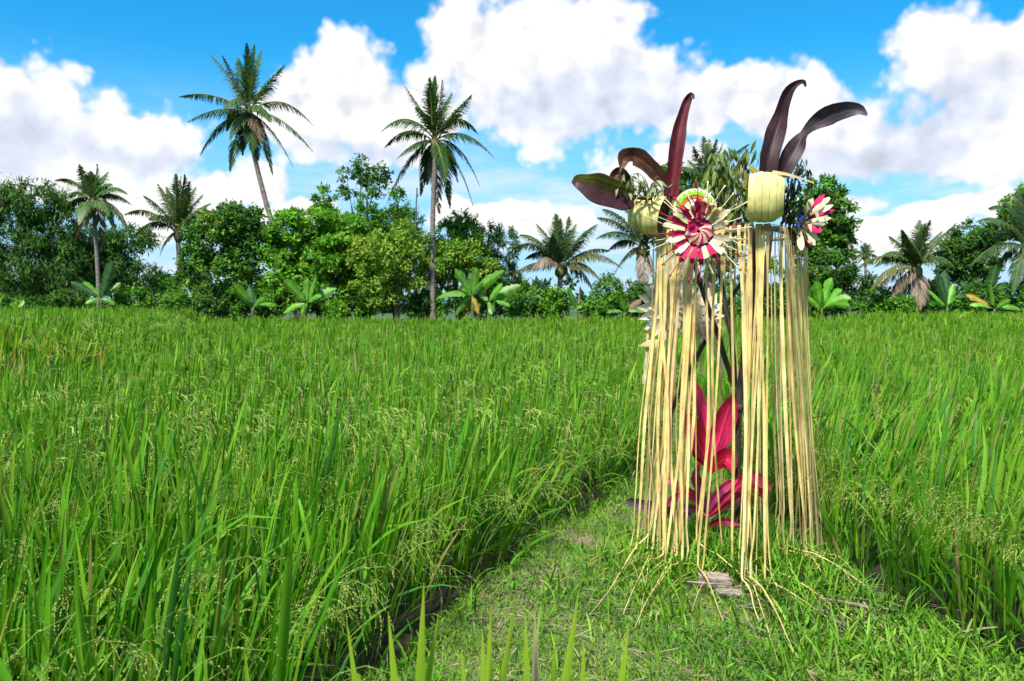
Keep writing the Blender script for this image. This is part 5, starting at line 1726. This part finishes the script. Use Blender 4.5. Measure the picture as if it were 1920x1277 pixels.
def build_side_flower():
    g = np.random.default_rng(402)
    Y = 4.30
    c = at(1499, 420, Y)
    t = thing('leaf_flower', 'cream and magenta leaf flower turned sideways beyond the dark sprigs', 'leaf flower', c)
    tips = [(1546, 364, 1), (1556, 370, 0), (1562, 384, 0), (1565, 393, 1), (1558, 409, 0), (1548, 420, 0), (1541, 434, 1), (1535, 450, 0), (1528, 460, 0), (1516, 465, 1), (1503, 469, 0), (1492, 456, 1), (1524, 372, 0), (1535, 380, 0), (1545, 398, 1), (1512, 452, 0), (1550, 378, 0), (1523, 440, 0)]
    for i, (px, py, m) in enumerate(tips):
        dy = [-0.07, 0.02, -0.04, 0.08, -0.10, 0.05][i % 6]
        spoon(t, c + Vector((0, 0.01 * (i % 3), 0)), at(px, py, Y + dy), (-0.3, -0.7, 0.3), 0.036 * g.uniform(0.8, 1.15), (MAG * 1.1 if m else CREAM * g.uniform(0.92, 1.1)))
    for i, (px, py) in enumerate(((1496, 396), (1494, 405), (1497, 414), (1494, 423), (1500, 408), (1492, 388))):
        q = at(px, py, Y - 0.06)
        part('blue_point', strip([q, q + Vector((0.008, 0, 0.002)), q + Vector((0.022, -0.004, 0.006))], [(0, 0.3, 1)] * 3, [0.020, 0.017, 0.002], 0.2, (0.02, 0.05, 0.42), 3), M_CRAFT, t)
    for i, (px, py) in enumerate(((1531, 398), (1548, 404), (1518, 420))):
        q = at(px, py, Y - 0.09)
        part('spike', strip([q, q + Vector((0.004, 0, -0.02)), q + Vector((0.010, 0, -0.045))], [(1, 0, 0.2)] * 3, [0.022, 0.016, 0.001], 0.2, CREAM, 3), M_CRAFT, t)


build_side_flower()


def sunburst(label, cx_, cy_, Y, rx, ry, n, tails, trims, seed):
    g = np.random.default_rng(seed)
    k = Y / F_PX
    c = at(cx_, cy_, Y)
    t = thing('leaf_ornament', label, 'leaf ornament', c, 'serrated cream leaf ornaments hanging inside the streamers')
    for layer, (sc, m, dz) in enumerate(((1.0, n, 0.0), (0.66, n - 5, -0.018))):
        for i in range(m):
            a = 2 * PI * (i + 0.5 * layer) / m
            rv = Vector((math.cos(a) * rx, 0, math.sin(a) * ry)) * (k * sc)
            tgv = Vector((-math.sin(a), 0.25, math.cos(a)))
            P = [c + rv * s + Vector((0, dz - 0.02 * s + 0.004 * (i % 2), 0)) for s in (0.06, 0.4, 0.72, 1.08)]
            wmax = 2 * PI * rv.length / m
            part('blade', strip(P, [tgv] * 4, np.array([0.15, 0.55, 0.95, 0.04]) * wmax * 1.0, 0.45, np.array([0.84, 0.75, 0.57]) * g.uniform(0.80, 1.06), 3), M_CRAFT, t)
    hang = at(cx_ + 2, cy_ - ry - 40, Y)
    part('hanger', tube([c + Vector((0, -0.005, 0)), c.lerp(hang, 0.5), hang, Vector((hang.x, hang.y, ZT - 0.01))], 0.002, 4, 0, 0, (0.5, 0.4, 0.25)), M_STRAW, t)
    for pts in tails:
        P = smooth_pts(atp(pts, Y), 8)
        part('tail', strip(P, [(1, 0.25, 0)] * 8, 0.016, 0.15, np.array([0.68, 0.58, 0.40]), 3), M_CRAFT, t)
    for (px, py, col) in trims:
        q = at(px, py, Y - 0.03)
        part('trim', strip([q, q + Vector((-0.006, 0, 0.004)), q + Vector((-0.020, 0, 0.012))], [(0.2, 0.2, 1)] * 3, [0.016, 0.013, 0.002], 0.2, col, 3), M_CRAFT, t)


CYAN, REDT = (0.05, 0.34, 0.46), (0.5, 0.01, 0.06)
sunburst('larger serrated cream leaf ornament with blue tips seen between the straw strips', 1256, 576, 4.62, 60, 60, 18, [[(1214, 600), (1213, 650), (1206, 720)], [(1262, 620), (1264, 660), (1266, 690)]],
         [(1222, 562, CYAN), (1220, 578, CYAN), (1218, 592, CYAN), (1220, 606, CYAN), (1224, 618, CYAN), (1218, 624, REDT), (1228, 548, CYAN)], 501)
sunburst('smaller serrated cream leaf ornament with long hanging tails', 1318, 592, 4.72, 36, 50, 14, [[(1304, 620), (1302, 660), (1300, 702)], [(1310, 622), (1312, 660), (1315, 702)], [(1330, 620), (1340, 660), (1352, 698)], [(1334, 616), (1345, 655), (1357, 694)]],
         [(1345, 575, CYAN), (1342, 600, CYAN)], 502)
t = thing('leaf_flap', 'folded tan leaf flap sticking out past the straw strips', 'leaf', at(1212, 648, 4.6))
part('blade', strip(atp([(1235, 645), (1222, 643), (1210, 646), (1197, 649)], 4.6), [(0.2, 0.1, 1)] * 4, [0.05, 0.045, 0.028, 0.002], 0.2, (0.60, 0.46, 0.26), 3), M_CRAFT, t)


# ---- red and purple cordyline plants at the foot
PK, CR, DR, PU = (0.74, 0.035, 0.16), (0.58, 0.018, 0.075), (0.34, 0.008, 0.02), (0.30, 0.045, 0.13)


def ground_plant(label, base, Y, leaves, stem_r=0.010):
    b = at(base[0], base[1], Y)
    z = float(H(b.x, b.y))
    t = thing('cordyline_plant', label, 'plant', (b.x, b.y, z))
    top = at(leaves[0][0][0][0], leaves[0][0][0][1], Y)
    part('stem', MB().add(*tube(smooth_pts([(b.x, b.y, z - 0.03), list(b.lerp(top, 0.5)), list(top)], 8), np.linspace(stem_r, stem_r * .7, 8), 7, 0.05, 1, (0.10, 0.03, 0.04))), M_PINK, t)
    for i, (pts, c0, c1) in enumerate(leaves):
        dd = [0.05, -0.06, 0.0, 0.04, -0.04][i % 5]
        dys = [dd * (j / (len(pts) - 1)) * 2 for j in range(len(pts))]
        part('leaf', long_leaf(pts, Y, c0, c1, 0.28, dys, 18, None, 0.04, None, 20 + i), M_PINK, t)


ground_plant('crimson pink cordyline with broad glossy leaves standing inside the straw streamers', (1332, 1010), 4.50, [
    ([(1331, 880, 8), (1327, 832, 26), (1320, 785, 24), (1310, 748, 23), (1302, 724, 18), (1296, 711, 4)], PK, PK),
    ([(1331, 875, 8), (1348, 822, 42), (1360, 782, 44), (1370, 752, 24), (1374, 737, 4)], PK, CR),
    ([(1330, 876, 8), (1312, 832, 36), (1298, 802, 40), (1289, 780, 20), (1286, 769, 4)], CR, DR),
    ([(1332, 880, 8), (1322, 862, 28), (1310, 846, 30), (1303, 838, 5)], DR, DR),
    ([(1332, 885, 8), (1345, 866, 32), (1362, 858, 38), (1371, 872, 20), (1374, 890, 4)], DR, CR),
    ([(1331, 876, 8), (1340, 850, 24), (1352, 834, 26), (1366, 828, 5)], CR, CR)])
ground_plant('low purple and magenta cordyline spreading over the grass at the shrine foot', (1326, 1012), 4.34, [
    ([(1326, 962, 7), (1303, 932, 16), (1276, 914, 20), (1256, 901, 15), (1247, 893, 3)], PU, PK),
    ([(1326, 962, 7), (1312, 920, 18), (1304, 893, 18), (1312, 866, 4)], (0.08, 0.02, 0.05), PU),
    ([(1326, 962, 7), (1346, 925, 18), (1370, 906, 17), (1394, 893, 4)], PU, PK),
    ([(1328, 962, 7), (1355, 935, 14), (1384, 920, 13), (1402, 915, 3)], PU, PU),
    ([(1330, 966, 7), (1375, 920, 8), (1400, 893, 20), (1420, 897, 24), (1437, 910, 16), (1446, 920, 3)], CR, PK),
    ([(1326, 965, 7), (1302, 955, 15), (1276, 952, 18), (1254, 962, 12), (1241, 976, 3)], PU, (0.09, 0.03, 0.07)),
    ([(1328, 985, 7), (1350, 978, 16), (1374, 980, 13), (1391, 985, 3)], DR, PU),
    ([(1326, 966, 7), (1290, 925, 14), (1262, 935, 16), (1250, 950, 3)], PK, PU),
    ([(1330, 970, 7), (1380, 935, 8), (1410, 915, 14), (1428, 926, 12), (1432, 940, 3)], DR, PK)])
t = thing('withered_leaf', 'grey violet withered leaf lying on the grass beside the straw strips', 'leaf', at(1230, 952, 4.62))
part('blade', long_leaf([(1296, 968, 12), (1262, 962, 22), (1225, 952, 26), (1195, 945, 24), (1178, 940, 14), (1173, 938, 4)], 4.62, (0.10, 0.07, 0.10), (0.085, 0.08, 0.085), 0.3, None, 18, None, 0.05, None, 44), M_CORDY, t)


# ---- weathered wood on the mound
def wood_piece(name, label, c, size, rot, seed, rag=0.10):
    g = np.random.default_rng(seed)
    nx, ny = 14, 7
    sx, sy, sz = size
    prof = []
    for j in range(2 * ny):
        a = 2 * PI * j / (2 * ny)
        # a rounded rectangle
        ca, sa = math.cos(a), math.sin(a)
        m = max(abs(ca), abs(sa)) ** 0.85
        prof.append((ca / m, sa / m))
    ends = g.uniform(1 - rag, 1.0, (2, 2 * ny))
    ridges = g.uniform(0.82, 1.06, 2 * ny)
    V = []
    for i in range(nx):
        u = -1 + 2 * i / (nx - 1)
        for j, (py, pz) in enumerate(prof):
            e = ends[1 if u > 0 else 0, j]
            k = ridges[j] * (1 + 0.06 * math.sin(i * 1.3 + j * 2.1) + g.normal(0, 0.02)) * (1.0 if abs(u) < 0.95 else 0.93)
            V.append((u * sx * 0.5 * e, py * sy * 0.5 * k, pz * sz * 0.5 * k))
    m2 = 2 * ny
    nV = len(V)
    V += [(-sx * 0.47, 0, 0), (sx * 0.47, 0, 0)]
    F = []
    for i in range(nx - 1):
        for j in range(m2):
            F.append((i * m2 + j, i * m2 + (j + 1) % m2, (i + 1) * m2 + (j + 1) % m2, (i + 1) * m2 + j))
    for j in range(0, m2, 2):
        F.append((nV, (j + 2) % m2, j + 1, j))
        b = (nx - 1) * m2
        F.append((nV + 1, b + j, b + j + 1, b + (j + 2) % m2))
    o = link(name, np_mesh(name, V, F, None, M_GREYWOOD, False), None, c)
    o.rotation_euler = rot
    return tag(o, label, 'wood')


p = at(1340, 1100, 3.86)
wood_piece('wood_block', 'grey weathered wood block lying in the grass among the straw ends', (p.x, 3.86, float(H(p.x, 3.86)) + 0.038), (0.17, 0.075, 0.095), (0.35, 0.05, -0.12), 1)
p = at(1368, 1134, 3.74)
wood_piece('wood_chip', 'split grey wood chip just below the weathered block', (p.x, 3.74, float(H(p.x, 3.74)) + 0.03), (0.15, 0.05, 0.022), (0.4, 0.12, 0.25), 2, 0.35)
p = at(1420, 1128, 3.78)
wood_piece('wood_chip', 'thin broken splinter beyond the weathered block under two straw ends', (p.x, 3.78, float(H(p.x, 3.78)) + 0.03), (0.13, 0.035, 0.018), (0.3, -0.1, -0.1), 3, 0.35)
